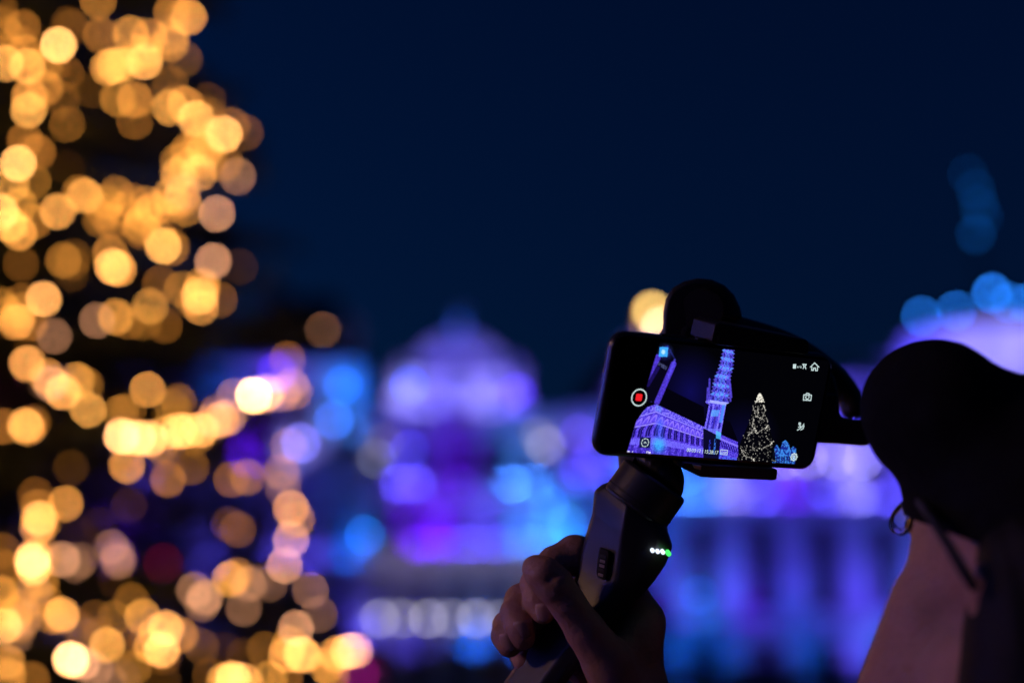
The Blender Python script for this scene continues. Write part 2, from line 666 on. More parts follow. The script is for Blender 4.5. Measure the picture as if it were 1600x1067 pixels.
cornice(hb, cxb - hu - .3, cxb + hu + .3, z_3 - .15, .3, .5, YF - .06)
for dx in (-1.9, 0, 1.9):
    window(hb, cxb + dx - .55, cxb + dx + .55, zg + .35, zg + 1.7, YF - .13, (2, 3))
for dx in (-hw + .4, hw - .4):
    urn(hb, cxb + dx, zg + 1.7, .8)
for dx in (-hu - .5, hu + .5):
    urn(hb, cxb + dx, z_3 + .2, .7)
statue(hb, cxb, z_4 + .05, 1.6)
cross_roof(hb, xb0 + .4, xb1 - .4, z_2, z_4 - .8)
doorway(hb, (xb0 + xb1) / 2, 1.9, 3.2)

# --- house behind the tree with the steep dark roof
xa0, xa1 = X_(318, 800), X_(566, 800) - .02
za_1, za_2, za_3 = Z_(880), Z_(735), Z_(585)
ha = empty('house', ((xa0 + xa1) / 2, YF, 0), 'floodlit stone house with steep dark slate roof, next to the tree edge', 'house', 'houses across the square')
facade(ha, xa0, xa1, [(0, za_1, 4, .5, .12, .8), (za_1, za_2, 4, .48, .18, .84), (za_2, za_3, 4, .48, .16, .82)], M_STONE2)
for i in range(5):
    x = min(max(xa0 + (xa1 - xa0) * i / 4, xa0 + .45), xa1 - .45)
    pilaster(ha, x, za_1 + .5, za_2 - .05, .6)
    pilaster(ha, x, za_2 + .5, za_3 - .05, .6)
cornice(ha, xa0 + .2, xa1 - .25, za_1 - .04, .5, .7)
cornice(ha, xa0 + .2, xa1 - .25, za_2 - .04, .5, .7)
cornice(ha, xa0 + .2, xa1 - .25, za_3 - .04, .6, .9)
rf = ridge_roof(ha, xa0, xa1, za_3 + .56, Z_(430), depth=9, inset=2.2)
chimney(rf, xa0 + 2.6, Z_(470), Z_(425), YF + 4.5)
for k in range(3):
    x = xa0 + (xa1 - xa0) * (k + .5) / 3
    dz = za_3 + 1.5
    d = MB().box(x - .7, x + .7, YF + .9, YF + 2.6, dz, dz + 1.5).prism([(x - .9, dz + 1.5), (x + .9, dz + 1.5), (x, dz + 2.3)], lambda u, w, q: (u, q, w), YF + .8, YF + 2.9).build('dormer', M_TRIM, ha)
    MB().box(x - .45, x + .45, YF + .86, YF + .895, dz + .15, dz + 1.3).build('pane', M_GLASS, d)
doorway(ha, (xa0 + xa1) / 2 - .1, 1.7, 3.0)

# --- house wholly behind the tree
xe0, xe1 = X_(-80, 800), X_(318, 800) - .02
ze_1, ze_2, ze_3 = Z_(890), Z_(750), Z_(600)
he = empty('house', ((xe0 + xe1) / 2, YF, 0), 'broad stone house standing behind the lit christmas tree', 'house', 'houses across the square')
facade(he, xe0, xe1, [(0, ze_1, 6, .5, .12, .8), (ze_1, ze_2, 6, .48, .18, .84), (ze_2, ze_3, 6, .48, .16, .82)], M_STONE)
for i in range(7):
    x = min(max(xe0 + (xe1 - xe0) * i / 6, xe0 + .45), xe1 - .45)
    pilaster(he, x, ze_1 + .5, ze_2 - .05, .6)
    pilaster(he, x, ze_2 + .5, ze_3 - .05, .6)
cornice(he, xe0, xe1 - .25, ze_1 - .04, .5, .7)
cornice(he, xe0, xe1 - .25, ze_2 - .04, .5, .7)
cornice(he, xe0, xe1 - .25, ze_3 - .04, .6, .9)
rf = ridge_roof(he, xe0, xe1, ze_3 + .56, Z_(470), depth=10, inset=2.5)
chimney(rf, xe0 + 4, Z_(500), Z_(455), YF + 5)
doorway(he, (xe0 + xe1) / 2, 1.7, 3.0)

# --- narrow house behind the phone with a gilded figure on its gable
xc0, xc1 = X_(872, 800) + .02, X_(1046, 800)
zc_1, zc_2, zc_3 = Z_(870), Z_(760), Z_(655)
hc = empty('house', ((xc0 + xc1) / 2, YF, 0), 'narrow stone house topped by a gilded figure, behind the raised phone', 'house', 'houses across the square')
facade(hc, xc0, xc1, [(0, zc_1, 3, .55, .10, .8), (zc_1, zc_2, 3, .5, .18, .85), (zc_2, zc_3, 3, .5, .16, .82)], M_STONE2)
for i in range(4):
    x = min(max(xc0 + (xc1 - xc0) * i / 3, xc0 + .4), xc1 - .4)
    pilaster(hc, x, zc_1 + .5, zc_2 - .05, .5)
    pilaster(hc, x, zc_2 + .5, zc_3 - .05, .5)
for z in (zc_1, zc_2, zc_3):
    cornice(hc, xc0 + .25, xc1 - .25, z - .04, .5, .7)
cxc = X_(1012, 600)
gable(hc, [(2.3, zc_3 + .5), (2.3, zc_3 + 1.6), (1.6, zc_3 + 2.3), (1.3, zc_3 + 3.4), (1.3, zc_3 + 4.0), (.5, zc_3 + 4.7), (0, zc_3 + 4.75)], zc_3, cxc)
window(hc, cxc - .5, cxc + .5, zc_3 + 1.0, zc_3 + 2.6, YF - .13, (2, 3))
cross_roof(hc, xc0 + .3, xc1 - .3, zc_3 + .4, zc_3 + 4.0)
statue(hc, cxc, zc_3 + 4.7, 1.5, mat=M_GILT)
doorway(hc, (xc0 + xc1) / 2 - .2, 1.5, 2.9)

# --- palace on the right with the arched pediment
xd0, xd1 = X_(1046, 800) + .02, X_(1900, 800)
zd_0, zd_1, zd_2, zd_3 = Z_(975), Z_(792), Z_(700), Z_(610)
hd = empty('palace', ((xd0 + xd1) / 2, YF, 0), 'wide stone palace with tall pilasters and floodlit arched pediment', 'palace', 'houses across the square')
nb = 9
facade(hd, xd0, xd1, [(0, zd_0, nb, .5, .2, .82), (zd_0, zd_1, nb, .44, .1, .9), (zd_1, zd_2, nb, .44, .2, .85), (zd_2, zd_3, nb, .40, .2, .8)], M_STONE2)
for i in range(nb + 1):
    x = min(max(xd0 + (xd1 - xd0) * i / nb, xd0 + .55), xd1 - .55)
    pilaster(hd, x, zd_0 + .5, zd_1 - .05, .95)
    pilaster(hd, x, zd_1 + .5, zd_2 - .05, .8)
for z in (zd_0, zd_1, zd_2):
    cornice(hd, xd0 + .25, xd1, z - .04, .55, .9)
cornice(hd, xd0 + .25, xd1, zd_3 - .04, .6, 1.0)
xp0 = X_(1408, 540)
xp1 = xp0 + 15.0
cxd = (xp0 + xp1) / 2
zp_t = Z_(508)
half = 7.5
zpb = zd_3 + .56
poly = [(half, zpb)] + [(half * math.cos(a), zpb + 1.7 + (zp_t - zpb - 1.7) * math.sin(a)) for a in np.linspace(0, math.pi / 2, 14)]
gable(hd, poly, zpb, cxd, name='pediment', t=1.0)
arc = [(cxd + half * math.cos(a) * 1.0, zpb + 1.7 + (zp_t - zpb - 1.7) * math.sin(a)) for a in np.linspace(0, math.pi, 28)]
MB().tube([(x, YF - .25, z) for x, z in arc], .28, 8).build('pediment_moulding', M_TRIM, hd, smooth=True)
balustrade(hd, xd0 + .5, xp0 - .1, zpb)
rf = ridge_roof(hd, xd0, xd1, zpb, Z_(560), depth=12, inset=4, y0=1.2)
chimney(rf, xd0 + 5, Z_(575), Z_(535), YF + 6)
for k in range(3):
    statue(hd, cxd + (k - 1) * 2.6, zpb + .01, 2.0, Y=YF - .75)
# roof turret with its lit mast
xm = X_(1526, 340, YF + 3.0)
MB().lathe([(.9, 0), (.9, 1.4), (1.1, 1.5), (.7, 2.0), (.35, 3.0), (.12, 3.6), (.09, 9.4), (.2, 9.5), (.2, 9.7), (.02, 10.6)], 12,
           (xm, YF + 3.0, Z_(468) - 3.0)).build('roof_mast', M_IRON, hd, smooth=True)
doorway(hd, (xd0 + xd1) / 2 - .4, 1.9, 3.0)
# ================================================================== LAMPS OF THE SQUARE
VIO, BLU, LBL, LAV, PUR, CYA = (.088, .062, 1.0), (.008, .12, 1.0), (.045, .21, 1.0), (.25, .225, 1.0), (.115, .004, 1.0), (.010, .22, 1.0)
ORD = 'first second third fourth fifth sixth seventh eighth ninth tenth eleventh twelfth'.split()
_flood_mesh = {}


def floodlight(px, py, col, power, label, group, out=1.45, tilt=60, cone=102, lens=0.6, size=0.15, Y=YF):
    """floodlight on a bracket arm, throwing its beam up onto the front behind it"""
    p = on_plane(px, py, Y)
    p[1] = Y - out
    return floodlight_at(p, 0, col, power, label, group, out, tilt, cone, lens, size)


def floodlight_at(p, rotz, col, power, label, group, out=1.6, tilt=60, cone=130, lens=0.6, size=0.15):
    root = empty('floodlight', p, label, 'floodlight', group)
    root.rotation_euler = (0, 0, rotz)
    if not _flood_mesh:
        _flood_mesh['arm'] = MB().box(-.03, .03, 0, 1.0, -.035, .035).build('bracket', M_IRON)
        _flood_mesh['house'] = MB().box(-.2, .2, -.09, .09, -.14, .09).box(-.23, .23, -.05, .05, -.04, .0).build('housing', M_IRON, bevel=.02)
        _flood_mesh['lens'] = MB().box(-.17, .17, -.07, .07, .092, .10).build('lens', M_LENS)
        for k in _flood_mesh:
            o = _flood_mesh[k]
            COL.objects.unlink(o)
    arm = _flood_mesh['arm'].copy()
    COL.objects.link(arm)
    arm.parent = root
    arm.scale = (1, out - .02, 1)
    arm.location = (0, 0, -.2)
    hs = _flood_mesh['house'].copy()
    COL.objects.link(hs)
    hs.parent = root
    a = R(90 - tilt)
    hs.rotation_euler = (-a, 0, 0)
    ln = _flood_mesh['lens'].copy()
    COL.objects.link(ln)
    ln.parent = hs
    ln.color = (*col, lens)
    ld = bpy.data.lights.new('beam', 'SPOT')
    ld.energy = power * 1.6
    ld.color = col
    ld.spot_size = R(cone)
    ld.spot_blend = 1.0
    ld.shadow_soft_size = size
    lo = bpy.data.objects.new('beam', ld)
    COL.objects.link(lo)
    lo.parent = hs
    lo.location = (0, 0, .16)
    lo.rotation_euler = (math.pi, 0, 0)
    return root


def lantern(px, py, col, level, label, group, dia=0.26, Y=YF, out=0.7, name='wall_lantern', stem=0.0, to=None):
    """globe lamp; level = how bright its defocused disc should look"""
    p = on_plane(px, py, Y - out)
    root = empty(name, p, label, 'lantern', group)
    d = np.linalg.norm(p - ORG)
    frac = (dia / d * FPX / 63.5) ** 2
    gl = MB().lathe([(dia * .12, -dia * .5), (dia * .36, -dia * .36), (dia * .5, 0), (dia * .36, dia * .36), (dia * .12, dia * .5)], 12, p).build('globe', M_LENS, root, smooth=True)
    gl.color = (*col, level / frac)
    if to is not None:
        MB().tube([p + np.array([0, 0, -dia * .5]), p + np.array([0, 0, -dia * .8]), np.array([to[0], to[1], p[2] - dia * .8])], .03, 6).lathe([(dia * .2, -dia * .62), (dia * .16, -dia * .46)], 8, p).build('bracket', M_IRON, root)
        return root
    if stem:
        MB().tube([p + np.array([0, 0, -dia * .48]), p + np.array([0, 0, -stem])], [.03, .05], 8).lathe([(dia * .2, -dia * .62), (dia * .16, -dia * .46)], 8, p).build('stem', M_IRON, root)
        return root
    MB().tube([p + np.array([0, 0, -dia * .48]), p + np.array([0, 0, -dia * .9]), p + np.array([0, out * .6, -dia * 1.3]), p + np.array([0, out, -dia * 1.3])], .025, 6) \
        .lathe([(dia * .2, -dia * .62), (dia * .16, -dia * .46)], 8, p).build('bracket', M_IRON, root)
    return root


CN = {VIO: 'violet', BLU: 'blue', LBL: 'light blue', LAV: 'lavender', PUR: 'purple', CYA: 'cyan'}


def row(where, start, group, lamps, **kw):
    """a row of floodlights along one ledge; each is named by its order from a neighbour"""
    for i, (px, py, c, pw) in enumerate(lamps):
        floodlight(px, py, c, pw, '%s floodlight %s, %s from %s' % (CN.get(c, 'magenta'), where, ORD[i], start), group, **kw)


G = 'floodlights on the gabled house'
row('on the gabled house first ledge', 'the tree', G,
    [(655, 868, PUR, 520), (690, 868, PUR, 560), (735, 868, VIO, 420), (775, 868, VIO, 420), (815, 868, LBL, 480), (852, 868, LBL, 560), (880, 872, CYA, 420)])
row('on the gabled house second ledge', 'the tree', G,
    [(625, 772, VIO, 420), (652, 772, VIO, 420), (716, 764, PUR, 420), (800, 772, LBL, 430), (835, 770, LBL, 330)], out=1.15, cone=92)
row('at the foot of the curved gable', 'the tree', G, [(635, 652, LAV, 640), (668, 652, LAV, 560), (702, 652, VIO, 420), (738, 652, LAV, 480), (772, 652, LAV, 700), (806, 652, VIO, 560)], out=1.9, tilt=40, cone=84)
row('high on the curved gable', 'the tree', G, [(683, 594, VIO, 110), (750, 594, VIO, 110)])
floodlight(716, 545, BLU, 90, 'blue floodlight under the statue of the curved gable', G)

G = 'floodlights on the steep-roofed house'
row('on the upper ledge of the steep-roofed house', 'the broad house', G,
    [(345, 660, BLU, 300), (395, 735, PUR, 420), (430, 640, VIO, 420), (470, 735, LAV, 460), (538, 700, LBL, 400), (545, 645, BLU, 380)])
row('on the lower ledge of the steep-roofed house', 'the broad house', G, [(440, 890, VIO, 240), (490, 890, VIO, 260), (550, 890, BLU, 330)])

G = 'floodlights on the house behind the tree'
row('high on the broad house behind the tree', 'the outer corner', G, [(10, 660, (1, .02, .5), 380), (90, 660, BLU, 260), (230, 760, VIO, 120)])
row('midway up the broad house behind the tree', 'the outer corner', G, [(60, 900, VIO, 160), (180, 900, PUR, 260), (330, 900, VIO, 200)])
row('low on the broad house behind the tree', 'the outer corner', G, [(120, 1060, VIO, 200), (260, 1040, VIO, 150)])

G = 'floodlights on the narrow house'
row('on the upper ledge of the narrow house', 'the gabled house', G, [(905, 765, VIO, 400), (945, 765, VIO, 420), (985, 765, LBL, 360), (1025, 770, LBL, 380)])
row('on the lower ledge of the narrow house', 'the gabled house', G, [(905, 872, BLU, 240), (960, 880, VIO, 250), (1015, 880, BLU, 240)])
row('at the gable foot of the narrow house', 'the gabled house', G, [(995, 655, VIO, 400), (1030, 655, VIO, 400)])

G = 'floodlights on the palace'
row('under the tall palace pilasters', 'the narrow house', G,
    [(px, 985, c, pw * .66) for px, c, pw in ((1062, PUR, 420), (1095, CYA, 560), (1140, VIO, 340), (1180, PUR, 480), (1230, BLU, 300), (1275, VIO, 360), (1335, VIO, 440), (1385, VIO, 800), (1440, LBL, 420), (1500, VIO, 400), (1560, VIO, 400))], out=2.6, tilt=58, cone=120)
row('on the upper ledge of the palace', 'the narrow house', G,
    [(px, 795, c, pw) for px, c, pw in ((1062, LBL, 460), (1100, LBL, 500), (1145, LAV, 330), (1190, VIO, 520), (1235, PUR, 300), (1290, VIO, 380), (1335, LAV, 380), (1380, VIO, 520), (1430, VIO, 420), (1490, VIO, 420), (1550, VIO, 420))])
row('on the attic ledge of the palace', 'the narrow house', G, [(px, 702, VIO, 330) for px in (1090, 1150, 1210, 1270, 1325, 1380)])
row('at the foot of the arched pediment', 'the narrow house', G, [(px, 612, LAV if px > 1500 else VIO, 700) for px in (1430, 1475, 1520, 1565, 1610, 1655)], out=2.0, tilt=66)
row('low on the palace', 'the narrow house', G, [(px, 1062, c, pw) for px, c, pw in ((1070, BLU, 200), (1130, BLU, 170), (1200, VIO, 190), (1270, BLU, 190), (1340, VIO, 320), (1395, LBL, 320), (1450, VIO, 250))])

# lit points whose discs the photograph shows
WW = (.85, .80, .95)
for i, px in enumerate((593, 628, 669, 706, 744, 786, 824)):
    lantern(px, 966, WW, .15 if i % 2 == 0 else .10, 'white globe lantern over the ground floor of the gabled house, %s from the tree' % ORD[i], 'lanterns over the ground floor')
row('above the door of the gabled house', 'the tree', 'floodlights on the ground floor', [(566, 1015, VIO, 240), (650, 1042, VIO, 330), (738, 1030, BLU, 330), (822, 1035, BLU, 260)], out=1.2)
FILL_WASH = (.78, .68, 1.0)  # added weak wash lamps that lift the dim ground floor
CN[FILL_WASH] = 'soft white fill'
row('added below the first gabled house ledge', 'the tree', 'floodlights on the ground floor', [(px, 930, FILL_WASH, 34) for px in (600, 650, 700, 750, 800, 850)], out=2.0)
GR = 'lanterns on the upper storeys'
lantern(588, 716, (.6, .62, 1.0), .09, 'pale lantern at the left corner of the gabled house', GR)
lantern(600, 692, (.5, .4, .45), .08, 'faint warm lantern above the pale corner lantern', GR)
lantern(852, 696, (.75, .68, .72), .13, 'beige lantern at the right corner of the gabled house', GR)
lantern(842, 682, (.8, .62, .35), .07, 'faint amber lantern above the beige corner lantern', GR)
lantern(905, 678, (.22, .12, 1), .22, 'violet lantern on the narrow house beside the phone', GR)
for px, py, w_ in ((926, 603, 'upper'), (934, 615, 'lower')):
    lantern(px, py, (.25, .10, 1), .20, w_ + ' violet lantern of the pair high on the narrow house roof', GR, Y=YF + 1.5, out=.7, stem=1.6)
lantern(408, 502, (.22, .06, .7), .05, 'dim purple lantern on the dark slate roof', GR, Y=YF + 2.6, stem=1.4)
lantern(536, 602, (.02, .25, 1), .30, 'blue lantern at the eaves of the steep-roofed house', GR)
lantern(255, 880, (.9, .01, .08), .035, 'red lantern on the house behind the tree', GR)
lantern(562, 1052, (1, .02, .6), .09, 'magenta lantern near the ground by the gabled house', GR)
lantern(0, 603, (1, .02, .6), .6, 'magenta lantern high on the house behind the tree', GR)
lantern(570, 836, (.02, .22, 1), .30, 'blue lantern between the gabled and steep-roofed houses', GR)
lantern(886, 818, (.1, .5, 1), .13, 'light blue lantern at the edge of the narrow house', GR)
lantern(718, 508, (.01, .08, .6), .06, 'dim blue lantern before the statue of the curved gable', GR)
for i, px in enumerate((1224, 1262, 1306, 1348)):
    lantern(px, 719, (.45, .38, 1), .28, 'lavender globe lantern under the palace attic, %s from the narrow house' % ORD[i], 'lanterns under the palace attic')
def arc_stem(px, py):
    q = on_plane(px, py, YF - .1)
    a = math.sqrt(max(0, 1 - ((q[0] - cxd) / half) ** 2))
    return max(.4, q[2] - (zpb + 1.7 + (zp_t - zpb - 1.7) * a))


for i, (px, py, l) in enumerate(((1440, 494, .32), (1494, 486, .30), (1550, 458, .55), (1578, 473, .25), (1606, 474, .30), (1640, 462, .30))):
    lantern(px, py, (.02, .22, 1), l, 'blue lantern along the top of the arched pediment, %s from the narrow house' % ORD[i], 'lanterns along the pediment', out=.1, dia=.28, stem=arc_stem(px, py))
for i, (px, py, l) in enumerate(((1512, 272, .02), (1524, 296, .03), (1530, 322, .035), (1537, 338, .02), (1525, 366, .05))):
    lantern(px, py, (.01, .22, 1), l, 'dim blue lamp on the palace roof mast, %s from its tip' % ORD[i], 'lamps up the roof mast', Y=YF + 3.0, out=.25, name='mast_lamp', to=(xm, YF + 3.0))
SPOT = [(640, 602, BLU, .30, 'blue', 'left shoulder of the curved gable'), (808, 613, PUR, .22, 'purple', 'right shoulder of the curved gable'),
        (858, 790, LBL, .22, 'light blue', 'last window of the gabled house'), (640, 702, VIO, .2, 'violet', 'first upper window of the gabled house'),
        (470, 692, LAV, .5, 'lavender', 'middle of the steep-roofed house'), (522, 656, LBL, .35, 'light blue', 'last upper window of the steep-roofed house'),
        (432, 582, PUR, .3, 'purple', 'eaves of the steep-roofed house'), (1076, 742, LBL, .25, 'light blue', 'corner of the palace'),
        (1178, 752, VIO, .25, 'violet', 'third upper window of the palace'), (1130, 764, LAV, .15, 'lavender', 'second upper window of the palace'),
        (1282, 764, VIO, .15, 'violet', 'fifth upper window of the palace'), (905, 735, VIO, .18, 'violet', 'first window of the narrow house'), (1092, 930, CYA, .12, 'cyan', 'first tall window of the palace')]
for px, py, c, l, cn, wh in SPOT:
    lantern(px, py, c, l, '%s wall lamp at the %s' % (cn, wh), 'coloured wall lamps', name='wall_lamp')
# gilded figure's own lamp
for px, py, l, c, w_ in ((1019, 487, .9, (1, .62, .16), 'upper'), (1033, 512, .7, (1, .72, .5), 'lower')):
    lantern(px, py, c, l, w_ + ' golden lamp lighting the gilded figure on the narrow house', 'golden lamps', out=.5, dia=.5, name='golden_lamp', stem=1.2)

# ================================================================== TOWN HALL (the one on the phone's screen; it stands left of the picture)
th = empty('town_hall', (0, 200, 0), 'long arcaded town hall with tall tower, floodlit violet, left of the tree', 'town hall')
facade(th, -32, -5, [(0, 6, 9, .6, .02, .85), (6, 12.5, 9, .46, .15, .88), (12.5, 18, 9, .44, .15, .85)], M_STONE2, Y=200)
facade(th, 5, 32, [(0, 6, 9, .6, .02, .85), (6, 12.5, 9, .46, .15, .88), (12.5, 18, 9, .44, .15, .85)], M_STONE2, Y=200)
facade(th, -5, 5, [(0, 7, 1, .4, .02, .85), (7, 15, 2, .4, .15, .9), (15, 24, 2, .4, .15, .9), (24, 34, 2, .4, .1, .9)], M_STONE2, Y=199.4)
for a_, b_ in ((-32, -5), (5, 32)):
    for z_ in (6, 12.5, 18):
        cornice(th, a_ + .2, b_ - .2, z_ - .04, .5, .6, Y=200)
    balustrade(th, a_ + .3, b_ - .3, 18.6, Y=200)
    for k in range(10):
        pilaster(th, min(max(a_ + 3 * k, a_ + .5), b_ - .5), 6.5, 12.4, .55, Y=200)
    ridge_roof(th, a_, b_, 18.5, 28, Y=200, y0=1.2)
for z_ in (15, 24, 34):
    cornice(th, -4.9, 4.9, z_ - .04, .6, .8, Y=199.4)
MB().lathe([(5.2, 34.6), (4.8, 36), (3.6, 38), (3.4, 46), (3.9, 47), (2.6, 49), (2.2, 56), (2.6, 57), (1.2, 60), (.2, 70), (.05, 72)], 8, (0, 205, 0)).build('spire', M_STONE2, th)
for sx_ in (-4.2, 4.2):
    MB().lathe([(.9, 34.6), (.8, 39), (1.0, 39.4), (.05, 43)], 8, (sx_, 200.4, 0)).build('pinnacle', M_STONE2, th)
doorway(th, 0, 3.2, 4.6, Y=199.4)
th.location = (-34, 2, 0)
th.rotation_euler = (0, 0, math.pi / 2)
for i in range(10):
    y_ = -27 + 6 * i
    floodlight_at((-34 + 3.2, 2 + y_, 2.5), math.pi / 2, VIO if i % 3 else LBL, 5200, '%s floodlight before the town hall, %s from its far corner' % ('violet' if i % 3 else 'light blue', ORD[9 - i]), 'floodlights of the town hall', out=3.2, tilt=55)

# ------------------------------------------------------------------ unseen street lamp added on the left to light hand and gimbal warmly
sl_p = np.array([-4.6, 0.1, 0.0])
lamp = empty('added_street_lamp', sl_p, 'added black iron street lamp out of view, warm fill for the hand and gimbal', 'street lamp')
MB().lathe([(.22, 0), (.22, .12), (.14, .2), (.12, .9), (.07, 1.0), (.055, 3.0), (.09, 3.05), (.05, 3.12), (.05, 3.25), (.15, 3.3)], 14, sl_p).build('post', M_IRON, lamp, smooth=True)
M_LAMPGLASS = emit('lamp_glass', (1.0, .55, .28), 6.0)
MB().lathe([(.12, 3.31), (.195, 3.70)], 6, sl_p).build('lantern_glass', M_LAMPGLASS, lamp)
MB().lathe([(.23, 3.72), (.24, 3.75), (.10, 3.9), (.03, 4.0), (.01, 4.12)], 6, sl_p).build('lantern_roof', M_IRON, lamp)
ld = bpy.data.lights.new('warm_fill_light', 'POINT')
ld.energy = 210
ld.color = (1.0, .50, .30)
ld.shadow_soft_size = .2
lo = bpy.data.objects.new('warm_fill_light', ld)
COL.objects.link(lo)
lo.parent = lamp
lo.location = (0, 0, 3.2)

# ================================================================== CHRISTMAS TREE
# the right edge of the crown in the photograph fixes the cone
TX, TY = -4.35, 8.9


def tangent_radius(px, py):
    v = ray(px, py)
    h = v[:2] / np.linalg.norm(v[:2])
    r = TX * h[1] - TY * h[0]            # signed distance of the axis from the ray, seen from above
    s = TX * h[0] + TY * h[1]
    t = s / np.linalg.norm(v[:2])
    return abs(r), CAMZ + v[2] * t


r1, zt1 = tangent_radius(404, 30)
r2, zt2 = tangent_radius(612, 1050)
KS = (r2 - r1) / (zt1 - zt2)
R0 = r2 + KS * zt2
TREE_H = R0 / KS


def crown_r(z):
    return np.maximum(R0 - KS * z, 0.02)


def on_crown(px, py, inset=0.0):
    v = ray(px, py)
    t = np.linspace(2, 14, 2400)
    P = ORG + v * t[:, None]
    d = np.hypot(P[:, 0] - TX, P[:, 1] - TY) - (crown_r(P[:, 2]) + .03 - inset)
    i = np.argmax(d < 0) if (d < 0).any() else np.argmin(d)
    return P[i]


tree = empty('christmas_tree', (TX, TY, 0), 'tall dark fir christmas tree wound with warm lights', 'tree')
MB().tube([(TX, TY, z) for z in np.linspace(0, TREE_H * .97, 14)], list(np.linspace(.26, .02, 14)), 12).build('trunk', M_BARK, tree, smooth=True)
seed = np.random.default_rng(5)
limb = MB()
nv, nf = [], []
NL = 1080
zs = 0.7 + (TREE_H - 1.0) * np.sort(seed.random(NL) ** 1.05)
twA, twD, twL = [], [], []
stray = on_crown(985 / 1.95, 520 - 5 / 1.95)
for j in range(NL + 3):
    if j < NL:
        z = zs[j]
        ph = j * 2.39996 + seed.normal() * .25
        L = crown_r(z) * seed.uniform(.80, .99)
    else:                                       # long limbs that carry the bulb beyond the crown's edge
        L = math.hypot(stray[0] - TX, stray[1] - TY) * (.99, .93, .96)[j - NL]
        z = stray[2] + .10 * L
        ph = math.atan2(stray[1] - TY, stray[0] - TX) + (0, .05, -.06)[j - NL]
    out = np.array([math.cos(ph), math.sin(ph), 0])
    side = np.array([-out[1], out[0], 0])
    rise = seed.uniform(-.02, .16) * L if j < NL else .02 * L
    bend = seed.normal() * .06 * L if j < NL else 0
    base = np.array([TX, TY, z])
    pts = []
    for s in np.linspace(0, 1, 6):
        pts.append(base + out * L * s + side * bend * s * s + np.array([0, 0, rise * s - .20 * L * s * s + .08 * L * s ** 4]))
    limb.tube(pts, list(np.linspace(.035 * L / 2.2 + .006, .004, 6)), 5, caps=False)
    pts = np.array(pts)
    nt_ = int(9 + 9 * L / 2.5)
    for k in range(nt_):
        s = .22 + .78 * (k + seed.random()) / nt_
        i = min(int(s * 5), 4)
        f_ = s * 5 - i
        p = pts[i] * (1 - f_) + pts[i + 1] * f_
        for sg in (-1, 1):
            a = R(seed.uniform(38, 62)) * sg
            d = out * math.cos(a) + side * math.sin(a) + np.array([0, 0, seed.normal() * .16 - .05])
            l = (.16 + .34 * (1 - s)) * seed.uniform(.7, 1.25)
            e = p + d * l
            room = crown_r(e[2]) + .02 - math.hypot(e[0] - TX, e[1] - TY)
            if room < 0 and j < NL:
                l = max(.08, l + room)
            twA.append(p)
            twD.append(d / np.linalg.norm(d))
            twL.append(l)
    twA.append(pts[-2])
    d = pts[-1] - pts[-2]
    twD.append(d / np.linalg.norm(d))
    twL.append(np.linalg.norm(d) * 1.0)
limb.build('branches', M_BARK, tree, smooth=True, fix=False)['kind'] = 'stuff'
twA, twD, twL = np.array(twA), np.array(twD), np.array(twL)
# the side of the tree turned to the square in view carries full needles, the back fewer
NN = 28
front = (twA[:, 1] - TY) * (-TY) + (twA[:, 0] - TX) * (-TX)
V_, F_ = [], []
for k in range(NN):
    keep = np.ones(len(twA), bool) if k % 3 == 0 else front > -6
    A, D, Lw = twA[keep], twD[keep], twL[keep]
    n = len(A)
    s = (k + seed.random(n)) / NN
    p = A + D * (Lw * s)[:, None]
    u = np.cross(D, seed.normal(size=(n, 3)))
    u /= np.linalg.norm(u, axis=1)[:, None] + 1e-9
    nd = D * .55 + u * .83
    ln = seed.uniform(.035, .062, n)[:, None]
    w = np.cross(nd, seed.normal(size=(n, 3)))
    w /= np.linalg.norm(w, axis=1)[:, None] + 1e-9
    w *= .011
    V_.append(np.stack([p - w, p + w, p + nd * ln], 1).reshape(-1, 3))
nv = np.concatenate(V_) - np.array([TX, TY, 0])
me = bpy.data.meshes.new('crown')
nt3 = len(nv) // 3
me.vertices.add(len(nv))
me.vertices.foreach_set('co', nv.astype(np.float32).ravel())
me.loops.add(len(nv))
me.loops.foreach_set('vertex_index', np.arange(len(nv), dtype=np.int32))
me.polygons.add(nt3)
me.polygons.foreach_set('loop_start', np.arange(0, len(nv), 3, dtype=np.int32))
me.update()
me.validate()
me.materials.append(M_NEEDLE)
crown = bpy.data.objects.new('crown', me)
COL.objects.link(crown)
crown.parent = tree
crown['kind'] = 'stuff'

